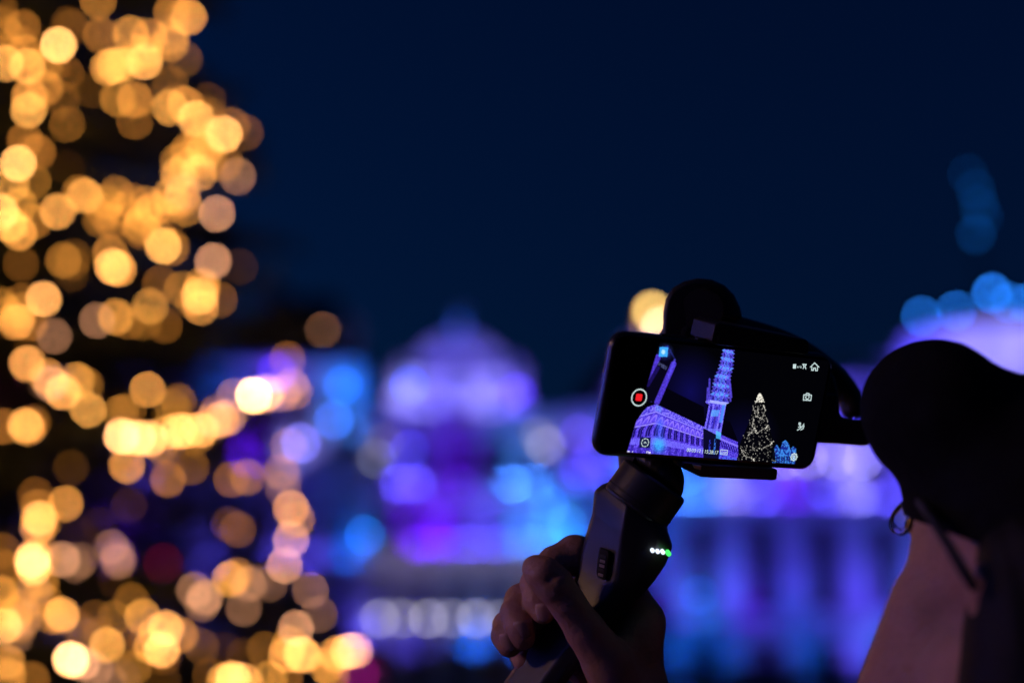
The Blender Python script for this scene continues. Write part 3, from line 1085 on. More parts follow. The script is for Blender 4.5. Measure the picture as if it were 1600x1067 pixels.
# ------------------------------------------------------------------ light strings on the tree
# every bulb of the photograph: x, y, level of its disc, p = pinkish, violet glow from behind put into the bulb colour
B1 = """300,10,.35 182,147,.95 80,212,.6 10,198,.7 75,170,.35 140,205,.35 200,232,.25 92,305,.5 93,345,.7 140,280,.4 185,310,.2 313,115,.3 408,110,.45
460,120,.4 535,45,.35 578,55,.6 530,120,.4 525,140,.35 330,215,.55 355,210,.6 385,205,.5 440,195,.75 425,170,.4 420,315,.4 368,310,.35 290,285,.12
525,265,.2 520,338,.55 575,330,.45 610,370,.8 690,420,.85 650,355,.25 715,395,.25 52,512,.9 75,440,.3 100,470,.25 200,520,.06 35,580,.6 0,660,.85
60,640,.4 25,700,.6 60,725,.55 175,660,.65 110,690,.3 260,612,.65 355,605,.3 345,690,.3 410,630,.3 548,545,.6 615,540,.75 695,510,.3 735,550,.3p
630,470,.55 500,640,.55 470,655,.4 520,610,.45 560,620,.4 575,650,.35 665,665,.5p 680,590,.35p 430,700,.35 500,765,.75 490,740,.4 345,830,.8
340,790,.4 360,835,.6 225,820,.16 225,850,.14 235,800,.14 530,770,.25 655,812,.5p 620,920,.75 615,950,.6 625,890,.45 560,900,.3 500,880,.2 680,930,.2
740,830,.07 132,930,.85 55,1000,.6 170,1045,.28p 0,950,.3 60,965,.3 295,995,.35p 355,985,.5 460,950,.55 510,1010,.2 440,1000,.2 20,110,.2 5,80,.2 0,40,.2
205,80,.12 60,140,.2 545,500,.4 585,520,.4 640,500,.35 590,470,.35 445,680,.3 380,655,.25 320,660,.25"""
B2 = """85,100,.75 140,140,.5 150,160,.45p 195,185,.7 240,150,.5 265,165,.25 265,240,.65 75,290,.75 85,295,.5 95,280,.25 450,180,.6 368,250,.35 385,240,.25
540,215,.25 375,320,1.1 415,325,1.0 455,330,.85 390,410,.55 490,350,.35 510,310,.6 540,305,.8 570,305,.75 605,300,.75 655,275,.6p 680,270,.5 695,265,.4p
775,195,1.5 800,195,.7 815,185,.5p 860,190,.35p 890,165,.35 895,185,.3 715,200,.3p 700,450,.25 755,445,.3 510,450,.33 585,415,.2 210,415,.10 395,530,.07
300,590,.05 697,590,.12 858,430,.3p 860,480,.2p 890,540,.55 905,575,.4 885,635,.5p 865,715,.5p 825,770,.2p 945,790,.25p 985,-5,.22p 195,525,.5 112,500,.2
115,535,.3 118,570,.75 115,600,.6 95,700,1.0 95,720,.8 105,685,.5 195,695,.4p 230,715,.2p 245,700,.2p 360,680,.2p 360,700,.25p 590,790,.3p 630,810,.4p
610,830,.25p 705,755,.5 715,745,.35 745,845,.25p 780,760,.15p 185,865,.65 165,870,.4 180,870,.5 235,900,.15 255,925,.2p 330,955,.6 430,870,.5 500,905,.75
480,920,.5 495,970,.8 460,960,.5 545,925,.4 610,960,.2 300,925,.15 400,950,.15 210,1000,1.3 225,1000,.9 245,1010,.5p 290,1030,.3p 15,900,.8 60,840,.3
75,880,.25p 40,860,.35 0,800,.45 20,1010,.5 45,930,.25p 900,905,.5p 885,950,.35 870,985,.6 915,985,.75 930,985,.6 1000,1020,.45 1030,985,.6 1060,975,.8
1085,970,.55p 1010,1045,.35 810,970,.22 745,990,.1 715,1060,.9 740,1065,.7 690,1065,.6 820,1060,.45 870,1060,.25 680,970,.08 330,1060,.2p 100,1060,.25
20,1050,.45 370,1055,.15p 500,1060,.1 640,1050,.18 0,720,.25 10,670,.2 350,760,.05 240,620,.05 5,290,.3 130,790,.15 110,790,.25p 75,790,.3 60,900,.3 5,865,.3"""
bulbs = []
for t, sc, oy in ((B1, 1 / 1.976, 0), (B2, 1 / 1.95, 520)):
    for q in t.split():
        a = q.split(',')
        pk = a[2].endswith('p')
        bulbs.append((float(a[0]) * sc, float(a[1]) * sc + oy, float(a[2].rstrip('p')), pk))
# extra bulbs beside the bright ones; cover by needles is put into lower output
for k in range(75):
    b_ = bulbs[int(seed.integers(0, 200))]
    bulbs.append((max(b_[0] + seed.normal() * 22, -10), b_[1] + seed.normal() * 20, float(seed.uniform(.12, .32)), b_[3]))
# the strings go on beyond the edges of the picture
for k in range(150):
    px = seed.uniform(-620, -25)
    py = seed.uniform(-150, 1230)
    bulbs.append((px, py, seed.choice([.3, .5, .7]), False))
for k in range(30):
    py = seed.choice([seed.uniform(-190, -40), seed.uniform(1100, 1250)])
    bulbs.append((seed.uniform(-20, 320 if py < 0 else 560), py, seed.choice([.3, .5, .7]), False))

BD = 0.0245
_b = MB().lathe([(.30 * BD, -.02 * BD), (.46 * BD, .25 * BD), (.5 * BD, .5 * BD), (.40 * BD, .82 * BD), (.16 * BD, 1.0 * BD)], 10).build('bulb', M_BULB, smooth=True)
_k = MB().lathe([(.26 * BD, -.55 * BD), (.32 * BD, -.5 * BD), (.34 * BD, -.05 * BD), (.30 * BD, 0)], 8).build('socket', M_WIRE, smooth=True)
COL.objects.unlink(_b)
COL.objects.unlink(_k)
bands = [(-400, 95, 'topmost warm light string in view on the christmas tree'),
         (95, 250, 'warm light string looped above the dark gap of the christmas tree'),
         (250, 400, 'warm light string looped below the dark gap of the christmas tree'),
         (400, 545, 'warm light string across the middle branches of the christmas tree'),
         (545, 700, 'brightest warm light string sweeping across the christmas tree'),
         (700, 850, 'sparse warm light string below the brightest one on the christmas tree'),
         (850, 960, 'pinkish warm light string on the lower branches of the christmas tree'),
         (960, 1400, 'lowest warm light string in view on the christmas tree')]
for lo_, hi_, lab in bands:
    sel = [b for b in bulbs if lo_ <= b[1] < hi_]
    pos = [on_crown(b[0], b[1]) for b in sel]
    base = np.mean(pos, 0)
    st = empty('light_string', base, lab, 'light string', 'light strings on the christmas tree')
    # order: greedy walk, so that the cable runs from bulb to bulb
    left = list(range(len(sel)))
    cur = min(left, key=lambda i: sel[i][0])
    order = []
    while left:
        left.remove(cur)
        order.append(cur)
        if left:
            cur = min(left, key=lambda i: np.linalg.norm(pos[i] - pos[order[-1]]))
    path = []
    for a, b in zip(order[:-1], order[1:]):
        pa, pb = pos[a], pos[b]
        d = np.linalg.norm(pb - pa)
        for s in np.linspace(0, 1, 5, endpoint=False):
            p = pa + (pb - pa) * s
            q = p - np.array([TX, TY, p[2]])
            rr = np.linalg.norm(q[:2])
            tgt = np.hypot(*(pa - np.array([TX, TY, 0]))[:2]) * (1 - s) + np.hypot(*(pb - np.array([TX, TY, 0]))[:2]) * s - .02
            p = np.array([TX, TY, p[2]]) + q / rr * tgt
            p[2] -= .18 * d * s * (1 - s)
            path.append(p - np.array([0, 0, .5 * BD]))
    path.append(pos[order[-1]])
    MB().tube(path, .0035, 4, caps=False).build('cable', M_WIRE, st, fix=False)
    for i in order:
        px, py, lev, pk = sel[i]
        p = pos[i]
        d = np.linalg.norm(p - ORG)
        coc = 64.6 * (1 - .862 / d)
        frac = (BD / d * FPX / coc) ** 2 * .92
        o = _b.copy()
        COL.objects.link(o)
        o.parent = st
        o.location = p - base
        o.rotation_euler = (seed.uniform(-.9, .9), seed.uniform(-.9, .9), 0)
        col = (1.0, .43, .21) if pk else (1.0, .330 + .11 * min(lev, 1.2) + seed.uniform(-.025, .025), .045 + .09 * min(lev, 1.2) ** 2)
        lv = lev ** 1.55 * 1.2
        o.color = (*col, lv / frac)
        k = _k.copy()
        COL.objects.link(k)
        k.parent = o

# ================================================================== PHONE
PH_W, PH_H, PH_T = 0.158, 0.074, 0.0082
_rv = np.array([0.15, 0.4241, -0.1323])
PH_C = np.array([0.1249, -0.0377, -0.8596])
_a = np.linalg.norm(_rv)
_k3 = _rv / _a
_K = np.array([[0, -_k3[2], _k3[1]], [_k3[2], 0, -_k3[0]], [-_k3[1], _k3[0], 0]])
PH_R = np.eye(3) + math.sin(_a) * _K + (1 - math.cos(_a)) * _K @ _K


def ph(x, y, z):
    """phone frame (metres; x along the width, y up, z out of the screen) -> world"""
    return cam2w(PH_R @ np.array([x, y, z], float) + PH_C)


def ph_px(x, y, z=0.0):
    x, y = np.asarray(x, float), np.asarray(y, float)
    P = x[..., None] * PH_R[:, 0] + y[..., None] * PH_R[:, 1] + z * PH_R[:, 2] + PH_C
    return 800 + FPX * P[..., 0] / -P[..., 2], 533.5 - FPX * P[..., 1] / -P[..., 2]


def ph_uv(px, py, z=0.0):
    """photograph pixel -> place on the phone's screen plane"""
    d = np.array([(px - 800) / FPX, (533.5 - py) / FPX, -1.0])
    n = PH_R[:, 2]
    c = PH_C + z * n
    t = np.dot(n, c) / np.dot(n, d)
    q = PH_R.T @ (d * t - PH_C)
    return float(q[0]), float(q[1])


def rrect(w, h, r, n=8):
    out = []
    for cx, cy, a0 in ((w / 2 - r, h / 2 - r, 0), (-w / 2 + r, h / 2 - r, 90), (-w / 2 + r, -h / 2 + r, 180), (w / 2 - r, -h / 2 + r, 270)):
        for k in range(n + 1):
            a = R(a0 + 90 * k / n)
            out.append((cx + r * math.cos(a), cy + r * math.sin(a)))
    return out


phone = empty('smartphone', ph(0, 0, -PH_T), 'black smartphone filming the floodlit town hall, clamped in a handheld gimbal', 'phone')
secs = []
for z, i in ((-PH_T, .0022), (-PH_T + .0008, .0009), (-PH_T + .0022, .0002), (-.0030, 0), (-.0012, .0004), (-.0004, .0011), (0, .0020)):
    secs.append([ph(x, y, z) for x, y in rrect(PH_W - 2 * i, PH_H - 2 * i, .0098 - i)])
MB().loft(secs).build('case', M_PHONE, phone, smooth=True)
# thin metal rail round the edge
secs = []
for z, i in ((-.0058, -.00005), (-.0052, -.00025), (-.0036, -.00025), (-.0030, -.00005)):
    secs.append([ph(x, y, z) for x, y in rrect(PH_W - 2 * i, PH_H - 2 * i, .0098 - i)])
n_ = len(secs[0])
v_ = [q for s_ in secs for q in s_]
f_ = [(i * n_ + k, i * n_ + (k + 1) % n_, (i + 1) * n_ + (k + 1) % n_, (i + 1) * n_ + k) for i in range(3) for k in range(n_)]
mk('rail', v_, f_, M_EDGE, phone, smooth=True)
MB().prism(rrect(PH_W - .0042, PH_H - .0042, .0082), lambda u, w, q: ph(u, w, q), .00005, .00035).build('screen_glass', M_SGLASS, phone)
for pxa, pxb in ((1037, 1077), (1094, 1117)):
    xa, _ = ph_uv(pxa, 527)
    xb, _ = ph_uv(pxb, 530)
    MB().prism([(xa, -.0056), (xb, -.0056), (xb, -.0026), (xa, -.0026)], lambda u, w, q: ph(u, q, w), PH_H / 2 - .0005, PH_H / 2 + .0011).build('side_button', M_EDGE, phone, bevel=.0004)

# ---- the picture on the screen, painted cell by cell
NX, NY = 540, 250
gx = np.linspace(-PH_W / 2 + .004, PH_W / 2 - .004, NX + 1)
gy = np.linspace(-PH_H / 2 + .0035, PH_H / 2 - .0035, NY + 1)
CXm, CYm = np.meshgrid((gx[1:] + gx[:-1]) / 2, (gy[1:] + gy[:-1]) / 2)
PX, PY = ph_px(CXm, CYm)
art = np.random.default_rng(3)
N1 = art.random(PX.shape)
N2 = art.random((NY // 3 + 2, NX // 3 + 2)).repeat(3, 0).repeat(3, 1)[:NY, :NX]
N3 = art.random((NY // 8 + 2, NX // 8 + 2)).repeat(8, 0).repeat(8, 1)[:NY, :NX]
IMG = np.zeros(PX.shape + (3,))


def inside(poly):
    m = np.zeros(PX.shape, bool)
    j = len(poly) - 1
    for i in range(len(poly)):
        xi, yi = poly[i]
        xj, yj = poly[j]
        c = ((yi > PY) != (yj > PY)) & (PX < (xj - xi) * (PY - yi) / (yj - yi + 1e-9) + xi)
        m ^= c
        j = i
    return m


def seg_d(x0, y0, x1, y1):
    dx, dy = x1 - x0, y1 - y0
    t = np.clip(((PX - x0) * dx + (PY - y0) * dy) / (dx * dx + dy * dy + 1e-9), 0, 1)
    return np.hypot(PX - x0 - t * dx, PY - y0 - t * dy)


def over(mask, col, a=1.0):
    a = np.asarray(a * mask, float)[..., None]
    IMG[:] = IMG * (1 - a) + np.asarray(col, float) / 255 * a if not (hasattr(col, 'shape') and col.ndim == 3) else IMG * (1 - a) + col / 255 * a


def z5(x, y):
    return 960 + x / 5.617, 530 + y / 5.617


# night sky in the picture
skyp = np.clip(1 - np.hypot((PX - 1078) / 60, (PY - 612) / 75), 0, 1) + .55 * np.clip(1 - np.hypot((PX - 1160) / 60, (PY - 680) / 60), 0, 1)
IMG += skyp[..., None] * np.array([10, 8, 70]) / 255
IMG += np.array([2, 2, 5]) / 255
over(inside([z5(320, 540), z5(440, 420), z5(780, 590), z5(790, 770), z5(370, 575)]), (3, 2, 12))      # town hall roof
over(inside([z5(940, 700), z5(1010, 720), (1152, 688), (1128, 680)]), (3, 2, 12))
# gabled side wing at the left of the picture: lit edges, dark front
over(inside([z5(215, 440), z5(385, 120), z5(460, 60), z5(530, 190), z5(370, 560), z5(300, 560)]), (6, 4, 22))
for a_, b_, w_, c_, al in ((z5(228, 425), z5(372, 160), 5.8, (84, 58, 225), 1), (z5(236, 380), z5(330, 200), 1.3, (150, 120, 255), .5), (z5(290, 400), z5(380, 250), 3.2, (40, 22, 140), .6),
                           (z5(370, 550), z5(515, 215), 4.8, (84, 60, 225), 1), (z5(470, 330), z5(525, 180), 2.2, (90, 80, 240), .8),
                           (z5(400, 90), z5(465, 62), 2.2, (30, 50, 170), .7), (z5(465, 62), z5(525, 170), 1.6, (40, 50, 150), .6)):
    over(np.clip(w_ - seg_d(*a_, *b_), 0, 1), c_, al * (.7 + .3 * N2))
over(inside([z5(380, 195), z5(460, 240), z5(450, 270), z5(375, 220)]), (120, 130, 190), .55 * (N1 > .4))
over(np.clip(1 - np.hypot(PX - z5(440, 110)[0], PY - z5(440, 110)[1]) / 15, 0, 1), (70, 90, 235), .75 * (.5 + .5 * N2))
over(inside([z5(395, 65), z5(468, 72), z5(460, 155), z5(385, 148)]), (62, 165, 250))
over(np.clip(3.4 - np.hypot(PX - z5(425, 110)[0], (PY - z5(425, 110)[1]) * .8), 0, 1), (205, 240, 255), .5 + .5 * N1)
# town hall front in perspective
xl = np.interp(PY, [634, 644, 672, 707], [1012, 1003, 984, 976.5])
xr = np.full(PX.shape, 1101.5)
U = np.clip((PX - xl) / (xr - xl), 0, 1)
top = 631 + np.clip(PX - 1024, -20, 90) * .47
top = np.where(PX < 1024, 631 + (1024 - PX) * .35, top)
bot = 706 + (PX - 977) * .085
Vv = (PY - top) / (bot - top)
front = (PX > xl) & (PX < 1101.5) & (Vv > 0) & (Vv < 1)
bay = np.interp(U, [0, .138, .238, .346, .44, .53, .607, .69, .76, .83, .9, 1], [-1, .5, 1.5, 2.5, 3.5, 4.5, 5.5, 6.5, 7.5, 8.5, 9.5, 11])
fb = bay - np.floor(bay)
base_c = np.zeros(PX.shape + (3,))
base_c[:] = (74, 50, 205)
base_c += ((N2 - .5) * 60)[..., None] * np.array([.8, .8, 1])
base_c += ((N1 - .5) * 70)[..., None]
par = Vv < .13
base_c[par] = (np.array([70, 55, 205]) + (N1[par] * 90 * (N2[par] > .4))[:, None])
over(front, np.clip(base_c, 0, 255))
line = front & (np.abs(Vv - .15) < .012)
over(line, (150, 140, 255), .9)
arch = front & (Vv > .19) & (Vv < .34)
da = np.hypot((fb - .5) / .40, (Vv - .34) / .145)
over(arch & (da < 1), (140, 115, 255), .95)
over(arch & (da < .62), (85, 60, 225), .8)
win = front & (np.abs(fb - .5) < .26) & (Vv > .39) & (Vv < .62)
over(win, (16, 8, 84), .93)
over(win & (np.abs(fb - .5) < .035), (95, 75, 235), .7)
over(front & (np.abs(Vv - .375) < .014), (165, 150, 255), .8)
over(front & (np.abs(fb - .02) < .09) & (Vv > .16) & (Vv < .64), (112, 92, 252), .75)
bal = front & (Vv > .66) & (Vv < .80)
over(bal, (120, 112, 255), .35 + .5 * (np.abs(np.mod(bay * 4, 1) - .5) > .22))
over(front & (Vv > .80) & (np.mod(bay, 1) > .55) & (N2 > .35), (30, 20, 120), .55)
cy_ = np.exp(-((PX - z5(385, 930)[0]) / 9.5) ** 2 - ((PY - z5(385, 925)[1]) / 11) ** 2)
over(front, (60, 190, 255), np.clip(cy_ * 1.2, 0, .95) * (.55 + .45 * N1))
cy_ = np.exp(-((PX - z5(395, 780)[0]) / 6) ** 2 - ((PY - z5(395, 760)[1]) / 14) ** 2)
over(front, (70, 110, 255), cy_ * .6)
over(inside([z5(360, 575), z5(412, 590), z5(408, 640), z5(355, 625)]), (110, 160, 255), .6 * (N1 > .3))
over(inside([z5(100, 975), z5(160, 980), z5(150, 1000), z5(100, 998)]) & (N2 > .55), (235, 230, 255), .9)
over(inside([z5(275, 980), z5(315, 985), z5(312, 1003), z5(275, 1000)]) & (N1 > .35), (235, 230, 255), .9)
for k in range(9):
    p0 = z5(320 + k * 48, 545 + k * 24)
    over(np.clip(1.0 - np.hypot(PX - p0[0], PY - p0[1]), 0, 1), (90, 80, 220), .8)
# right wing of the town hall
wing = inside([(1124, 678), (1152, 690), (1153, 720), (1122, 718)])
wv = (PY - (678 + (PX - 1124) * .43)) / 34
wc = np.zeros(PX.shape + (3,))
wc[:] = (72, 52, 205)
wc += ((N1 - .5) * 110)[..., None]
over(wing, np.clip(wc, 0, 255))
over(wing & (np.abs(wv - .38) < .16) & (np.mod(PX - .3 * PY, 3.4) < 1.6), (18, 10, 90), .85)
over(wing & (np.abs(wv - .2) < .05), (140, 125, 255), .8)
over(wing & (wv > .8), (60, 130, 255), .5 * (N2 > .4))
# tower
tl = np.interp(PY, [545, 575, 590, 612, 629, 631, 668, 690], [1128.3, 1121, 1114, 1110, 1101, 1106, 1099, 1097])
tr = np.interp(PY, [545, 575, 590, 612, 629, 631, 668, 690], [1147.5, 1145.5, 1141, 1140, 1139, 1135, 1128, 1124])
ax_ = (tl + tr) / 2
_j = 1.3 * np.sin(PY * 1.1) * (PY < 628)
tl = tl + _j + .8
tr = tr - _j - .8
tu = (PX - tl) / (tr - tl)
tower = (tu > 0) & (tu < 1) & (PY > 545) & (PY < 683)
tc_ = np.zeros(PX.shape + (3,))
tc_[:] = (82, 70, 225)
tc_ += ((N1 - .5) * 120)[..., None]
tc_ += (np.sin(tu * 28) * 26)[..., None]
edge = np.clip((np.abs(tu - .5) - .32) / .18, 0, 1)
tc_ *= (1 - .45 * edge * (PY < 628))[..., None]
over(tower, np.clip(tc_, 0, 255))
for yy, hh in ((549, 2), (561, 2.4), (575, 2.2), (588, 2.4), (602, 2.2), (616, 2.0)):
    over(tower & (np.abs(PY - yy - 4 * (tu - .5)) < hh), (88, 160, 255), .75 * (np.abs(np.mod(tu * 4, 1) - .5) < .32))
    over(tower & (np.abs(PY - yy - 7 - 4 * (tu - .5)) < 2.6) & (np.abs(np.mod(tu * 4 + .5, 1) - .5) < .2), (26, 16, 110), .8)
over(tower & (np.abs(tu - .52) < .18) & (PY < 626), (95, 170, 255), .45 * (N2 > .35))
over(tower & (np.abs(PY - 628 - 5 * (tu - .4)) < 2.2), (165, 175, 255), .9)
over(tower & (PY > 634) & (np.abs(np.mod(tu * 3, 1) - .5) < .16), (34, 20, 130), .7)
over(tower & (PY > 634) & (np.abs(PY - 645) < 5) & (np.abs(tu - .45) < .22), (95, 180, 255), .7)
over(tower & (np.abs(tu - .86) < .09) & (PY > 632) & (PY < 660), (80, 150, 255), .8)
over(tower & (np.abs(PY - 674) < 5), (120, 130, 255), .6)
for sx, sy0, sy1 in ((1107, 592, 626), (1104, 606, 628), (1140.5, 584, 626), (1142, 600, 620)):
    over(np.clip(2.0 - seg_d(sx + (1118 - sx) * .08, sy0, sx, sy1), 0, 1), (88, 72, 225), .5 + .5 * N1)
over(inside([(1098, 668), (1125, 682), (1122, 719), (1098, 716)]), (10, 8, 42))
for sx in (1107, 1115):
    over(np.clip(1.9 - seg_d(sx + 2, 686, sx, 708), 0, 1), (50, 60, 215) if sx < 1110 else (60, 130, 250), .8 * (N2 > .25))
over(inside([(1118, 672), (1126, 676), (1125, 686), (1118, 684)]), (80, 190, 255), .8)
# far little houses at the right of the picture
over(inside([(1206, 722), (1207, 702), (1213, 694), (1218, 702), (1222, 690), (1226, 687), (1231, 692), (1234, 702), (1238, 697), (1243, 700), (1241, 724)]), (24, 40, 150), .9)
over(inside([(1206, 722), (1207, 702), (1213, 694), (1218, 702), (1222, 690), (1226, 687), (1231, 692), (1234, 702), (1238, 697), (1243, 700), (1241, 724)]) & (N2 > .5), (70, 160, 250), .75)
over((PY > 712) & (PX > 1206) & (PX < 1240) & (np.mod(PX, 4) < 1.6) & (PY < 722), (10, 8, 50), .9)
# the lit tree
tree_c = lambda y: 1186.5 - (y - 614) * .055
tree_h = lambda y: np.interp(y, [614, 628, 660, 690, 722], [1.5, 8, 15, 26, 31])
over((np.abs(PX - tree_c(PY)) < tree_h(PY)) & (PY > 615) & (PY < 721), (4, 4, 8), .9)
dots = []
for k in range(170):
    y = 614 + 14 * art.random() ** .7
    dots.append((tree_c(y) + tree_h(y) * art.uniform(-1, 1), y, .9))
for k in range(230):
    y = 628 + 93 * art.random() ** .8
    dots.append((tree_c(y) + tree_h(y) * art.uniform(-1, 1), y, art.uniform(.4, 1)))
for pts_ in ([(1176, 634), (1180, 650), (1190, 654), (1195, 640), (1192, 632)], [(1178, 668), (1182, 676), (1196, 668), (1199, 664)], [(1177, 655), (1175, 665), (1181, 677)],
             [(1157, 700), (1163, 712), (1176, 716), (1178, 720)], [(1190, 700), (1203, 694), (1206, 690)], [(1168, 680), (1176, 672)], [(1184, 634), (1183, 650)]):
    for (xa, ya), (xb, yb) in zip(pts_[:-1], pts_[1:]):
        for s in np.linspace(0, 1, 12):
            dots.append((xa + (xb - xa) * s + art.normal() * .5, ya + (yb - ya) * s + art.normal() * .5, art.uniform(.6, 1)))
for x, y, a in dots:
    m = np.clip(1.05 - np.hypot(PX - x, PY - y), 0, 1)
    over(m, (255, 250, 232), a)
fade = np.clip((PX - (978 - (PY - 707) * .30)) / 1.2, 0, 1)
IMG *= fade[..., None]
IMG = np.clip(IMG, 0, 1)
vx, vy = np.meshgrid(gx, gy)
P_ = (vx[..., None] * PH_R[:, 0] + vy[..., None] * PH_R[:, 1] + .0006 * PH_R[:, 2] + PH_C).reshape(-1, 3)
P_ = cam2w(P_)
ii = np.arange(NY)[:, None] * (NX + 1) + np.arange(NX)[None]
quads = np.stack([ii, ii + 1, ii + NX + 2, ii + NX + 1], -1).reshape(-1, 4)
disp = mk('display', P_, quads, None, phone, fix=False)
ca = disp.data.color_attributes.new('picture', 'FLOAT_COLOR', 'CORNER')
lin = np.concatenate([srgb(IMG), np.ones(PX.shape + (1,))], -1).reshape(-1, 4)
ca.data.foreach_set('color', np.repeat(lin, 4, 0).astype(np.float32).ravel())
M_DISP = bpy.data.materials.new('display_picture')
M_DISP.use_nodes = True
nt = M_DISP.node_tree
nt.nodes.remove(nt.nodes['Principled BSDF'])
e_ = nt.nodes.new('ShaderNodeEmission')
at_ = nt.nodes.new('ShaderNodeAttribute')
at_.attribute_name = 'picture'
e_.inputs['Strength'].default_value = 1.15
nt.links.new(at_.outputs['Color'], e_.inputs['Color'])
nt.links.new(e_.outputs[0], nt.nodes['Material Output'].inputs['Surface'])
M_DISP.cycles.emission_sampling = 'NONE'
disp.data.materials.append(M_DISP)


# ---- on-screen controls: flat marks laid on the display
def stroke(mb, pts, w, closed=False, z=.0009):
    """pts in photograph pixels -> ribbon on the screen"""
    q = [np.array(ph_uv(x, y)) for x, y in pts]
    n = len(q)
    for i in range(n if closed else n - 1):
        a, b = q[i], q[(i + 1) % n]
        d = b - a
        L = np.linalg.norm(d)
        if L < 1e-9:
            continue
        d = d / L
        u = np.array([-d[1], d[0]]) * w / 2
        a2, b2 = a - d * w * .35, b + d * w * .35
        o = len(mb.v)
        zz = z + (i % 2) * .00003
        mb.add([ph(*(a2 + u), zz), ph(*(a2 - u), zz), ph(*(b2 - u), zz), ph(*(b2 + u), zz)], [(0, 1, 2, 3)])


def ring_pts(cx, cy, r, n=28, a0=0, a1=360):
    c = np.array(ph_uv(cx, cy))
    out = []
    for k in range(n):
        a = R(a0 + (a1 - a0) * k / n)
        x, y = ph_px(c[0] + r * math.cos(a), c[1] + r * math.sin(a))
        out.append((float(x), float(y)))
    return out


MMP = .000387
w1 = .00055
b = MB()
stroke(b, ring_pts(997.5, 620.5, .0049, 40), .00062, True)
rec = b.build('record_button', M_WHITE, disp, fix=False)
cq = ph_uv(997.3, 620.3)
MB().prism([(cq[0] + x, cq[1] + y) for x, y in rrect(.0042, .0042, .0007, 3)], lambda u, w, q: ph(u, w, q), .0008, .0009).build('stop_square', M_RED, rec)
b = MB()
stroke(b, [(1265, 573), (1271.5, 566.5), (1278, 573)], w1)
stroke(b, [(1267.3, 572.5), (1266.8, 577.8), (1269.6, 578.2), (1269.9, 574.6), (1273, 574.8), (1272.8, 578.4), (1275.6, 578.6), (1276.2, 573)], w1)
b.build('home_icon', M_WHITE, disp, fix=False)
b = MB()
stroke(b, [(1254.6, 616.2), (1257.6, 616.3), (1258.8, 614), (1262.4, 614.2), (1263.2, 616.6), (1266.4, 616.8), (1265.6, 625), (1254, 624.4)], w1, True)
stroke(b, ring_pts(1260.2, 619.8, .00125, 16), w1 * .9, True)
b.build('camera_icon', M_WHITE, disp, fix=False)
b = MB()
stroke(b, ring_pts(1248.2, 661.2, .0006, 10), w1, True)
stroke(b, [(1248.5, 663.5), (1250.4, 667.2), (1247.2, 670), (1244.6, 671.4)], w1)
stroke(b, [(1250.4, 667.2), (1253.6, 664.2), (1254.8, 661.6)], w1)
stroke(b, [(1250, 671), (1253.4, 668.8), (1254.8, 664.8)], w1)
stroke(b, [(1246.2, 666.6), (1249.6, 665.8)], w1)
b.build('motion_icon', M_WHITE, disp, fix=False)
b = MB()
gp = []
c = ph_uv(1239.2, 713.2)
for k in range(32):
    r = .0024 if (k // 2) % 2 == 0 else .0018
    a = 2 * math.pi * k / 32
    x, y = ph_px(c[0] + r * math.cos(a), c[1] + r * math.sin(a))
    gp.append((float(x), float(y)))
stroke(b, gp, w1, True)
stroke(b, ring_pts(1239.2, 713.2, .0008, 12), w1, True)
b.build('gear_icon', M_WHITE, disp, fix=False)
b = MB()
b.add([ph(*ph_uv(x, y), .0008) for x, y in ((999, 682), (1016, 683), (1014.5, 699.5), (997.5, 698.5))], [(0, 1, 2, 3)])
cp_ = b.build('compass_panel', M_PANEL, disp, fix=False)
b = MB()
for k in range(8):
    stroke(b, ring_pts(1006.8, 690.8, .0024, 5, k * 45, k * 45 + 36), .00042)
stroke(b, [(1005.2, 691.6), (1006.8, 689.6), (1008.4, 691.6)], .00042)
b.build('compass_dial', M_WHITE, cp_, fix=False)
b = MB()
stroke(b, [(1238.6, 569), (1242, 569.2), (1241.6, 574.6), (1238.2, 574.4)], w1, True)
stroke(b, [(1239.8, 572), (1240.4, 572)], .0012)
b.build('battery_icon', M_WHITE, disp, fix=False)
b = MB()
stroke(b, [(1253, 568.6), (1258.4, 569), (1256.4, 572), (1257.8, 575.6)], w1)
stroke(b, [(1253, 568.6), (1255, 571.8), (1253.6, 575.2)], w1)
b.build('gimbal_icon', M_WHITE, disp, fix=False)
b = MB()
stroke(b, [(1125, 701.8), (1135.6, 702.8), (1134.8, 709.8), (1124.2, 708.8)], .00032, True)
box_ = b.build('mode_box', M_WHITE, disp, fix=False)


def screen_text(s, px0, py0, px1, py1, name, parent, cap=None):
    """writing on the display between two baseline points"""
    cu = bpy.data.curves.new(name, 'FONT')
    cu.body = s
    cu.size = 1.0
    o = bpy.data.objects.new(name, cu)
    COL.objects.link(o)
    dg = bpy.context.evaluated_depsgraph_get()
    me_ = o.evaluated_get(dg).to_mesh()
    vv = np.array([v.co[:] for v in me_.vertices])
    ff = [tuple(p.vertices) for p in me_.polygons]
    o.evaluated_get(dg).to_mesh_clear()
    bpy.data.objects.remove(o)
    a, b2 = np.array(ph_uv(px0, py0)), np.array(ph_uv(px1, py1))
    w = vv[:, 0].max() - vv[:, 0].min()
    d = b2 - a
    L = np.linalg.norm(d)
    d = d / L
    u = np.array([-d[1], d[0]])
    k = L / w
    ky = k if cap is None else cap / .7
    pts = [ph(*(a + d * (q[0] - vv[:, 0].min()) * k + u * q[1] * ky), .0009) for q in vv]
    return mk(name, pts, ff, M_WHITE, parent, fix=False)


screen_text('00:03:12 | 15:28:17', 1071.5, 704.6, 1120.5, 709.2, 'time_text', disp, .0022)
screen_text('DSP', 1126, 707.6, 1134, 708.4, 'mode_text', box_, .0013)
screen_text('61%', 1244, 574.2, 1251, 574.6, 'battery_text', disp, .0013)

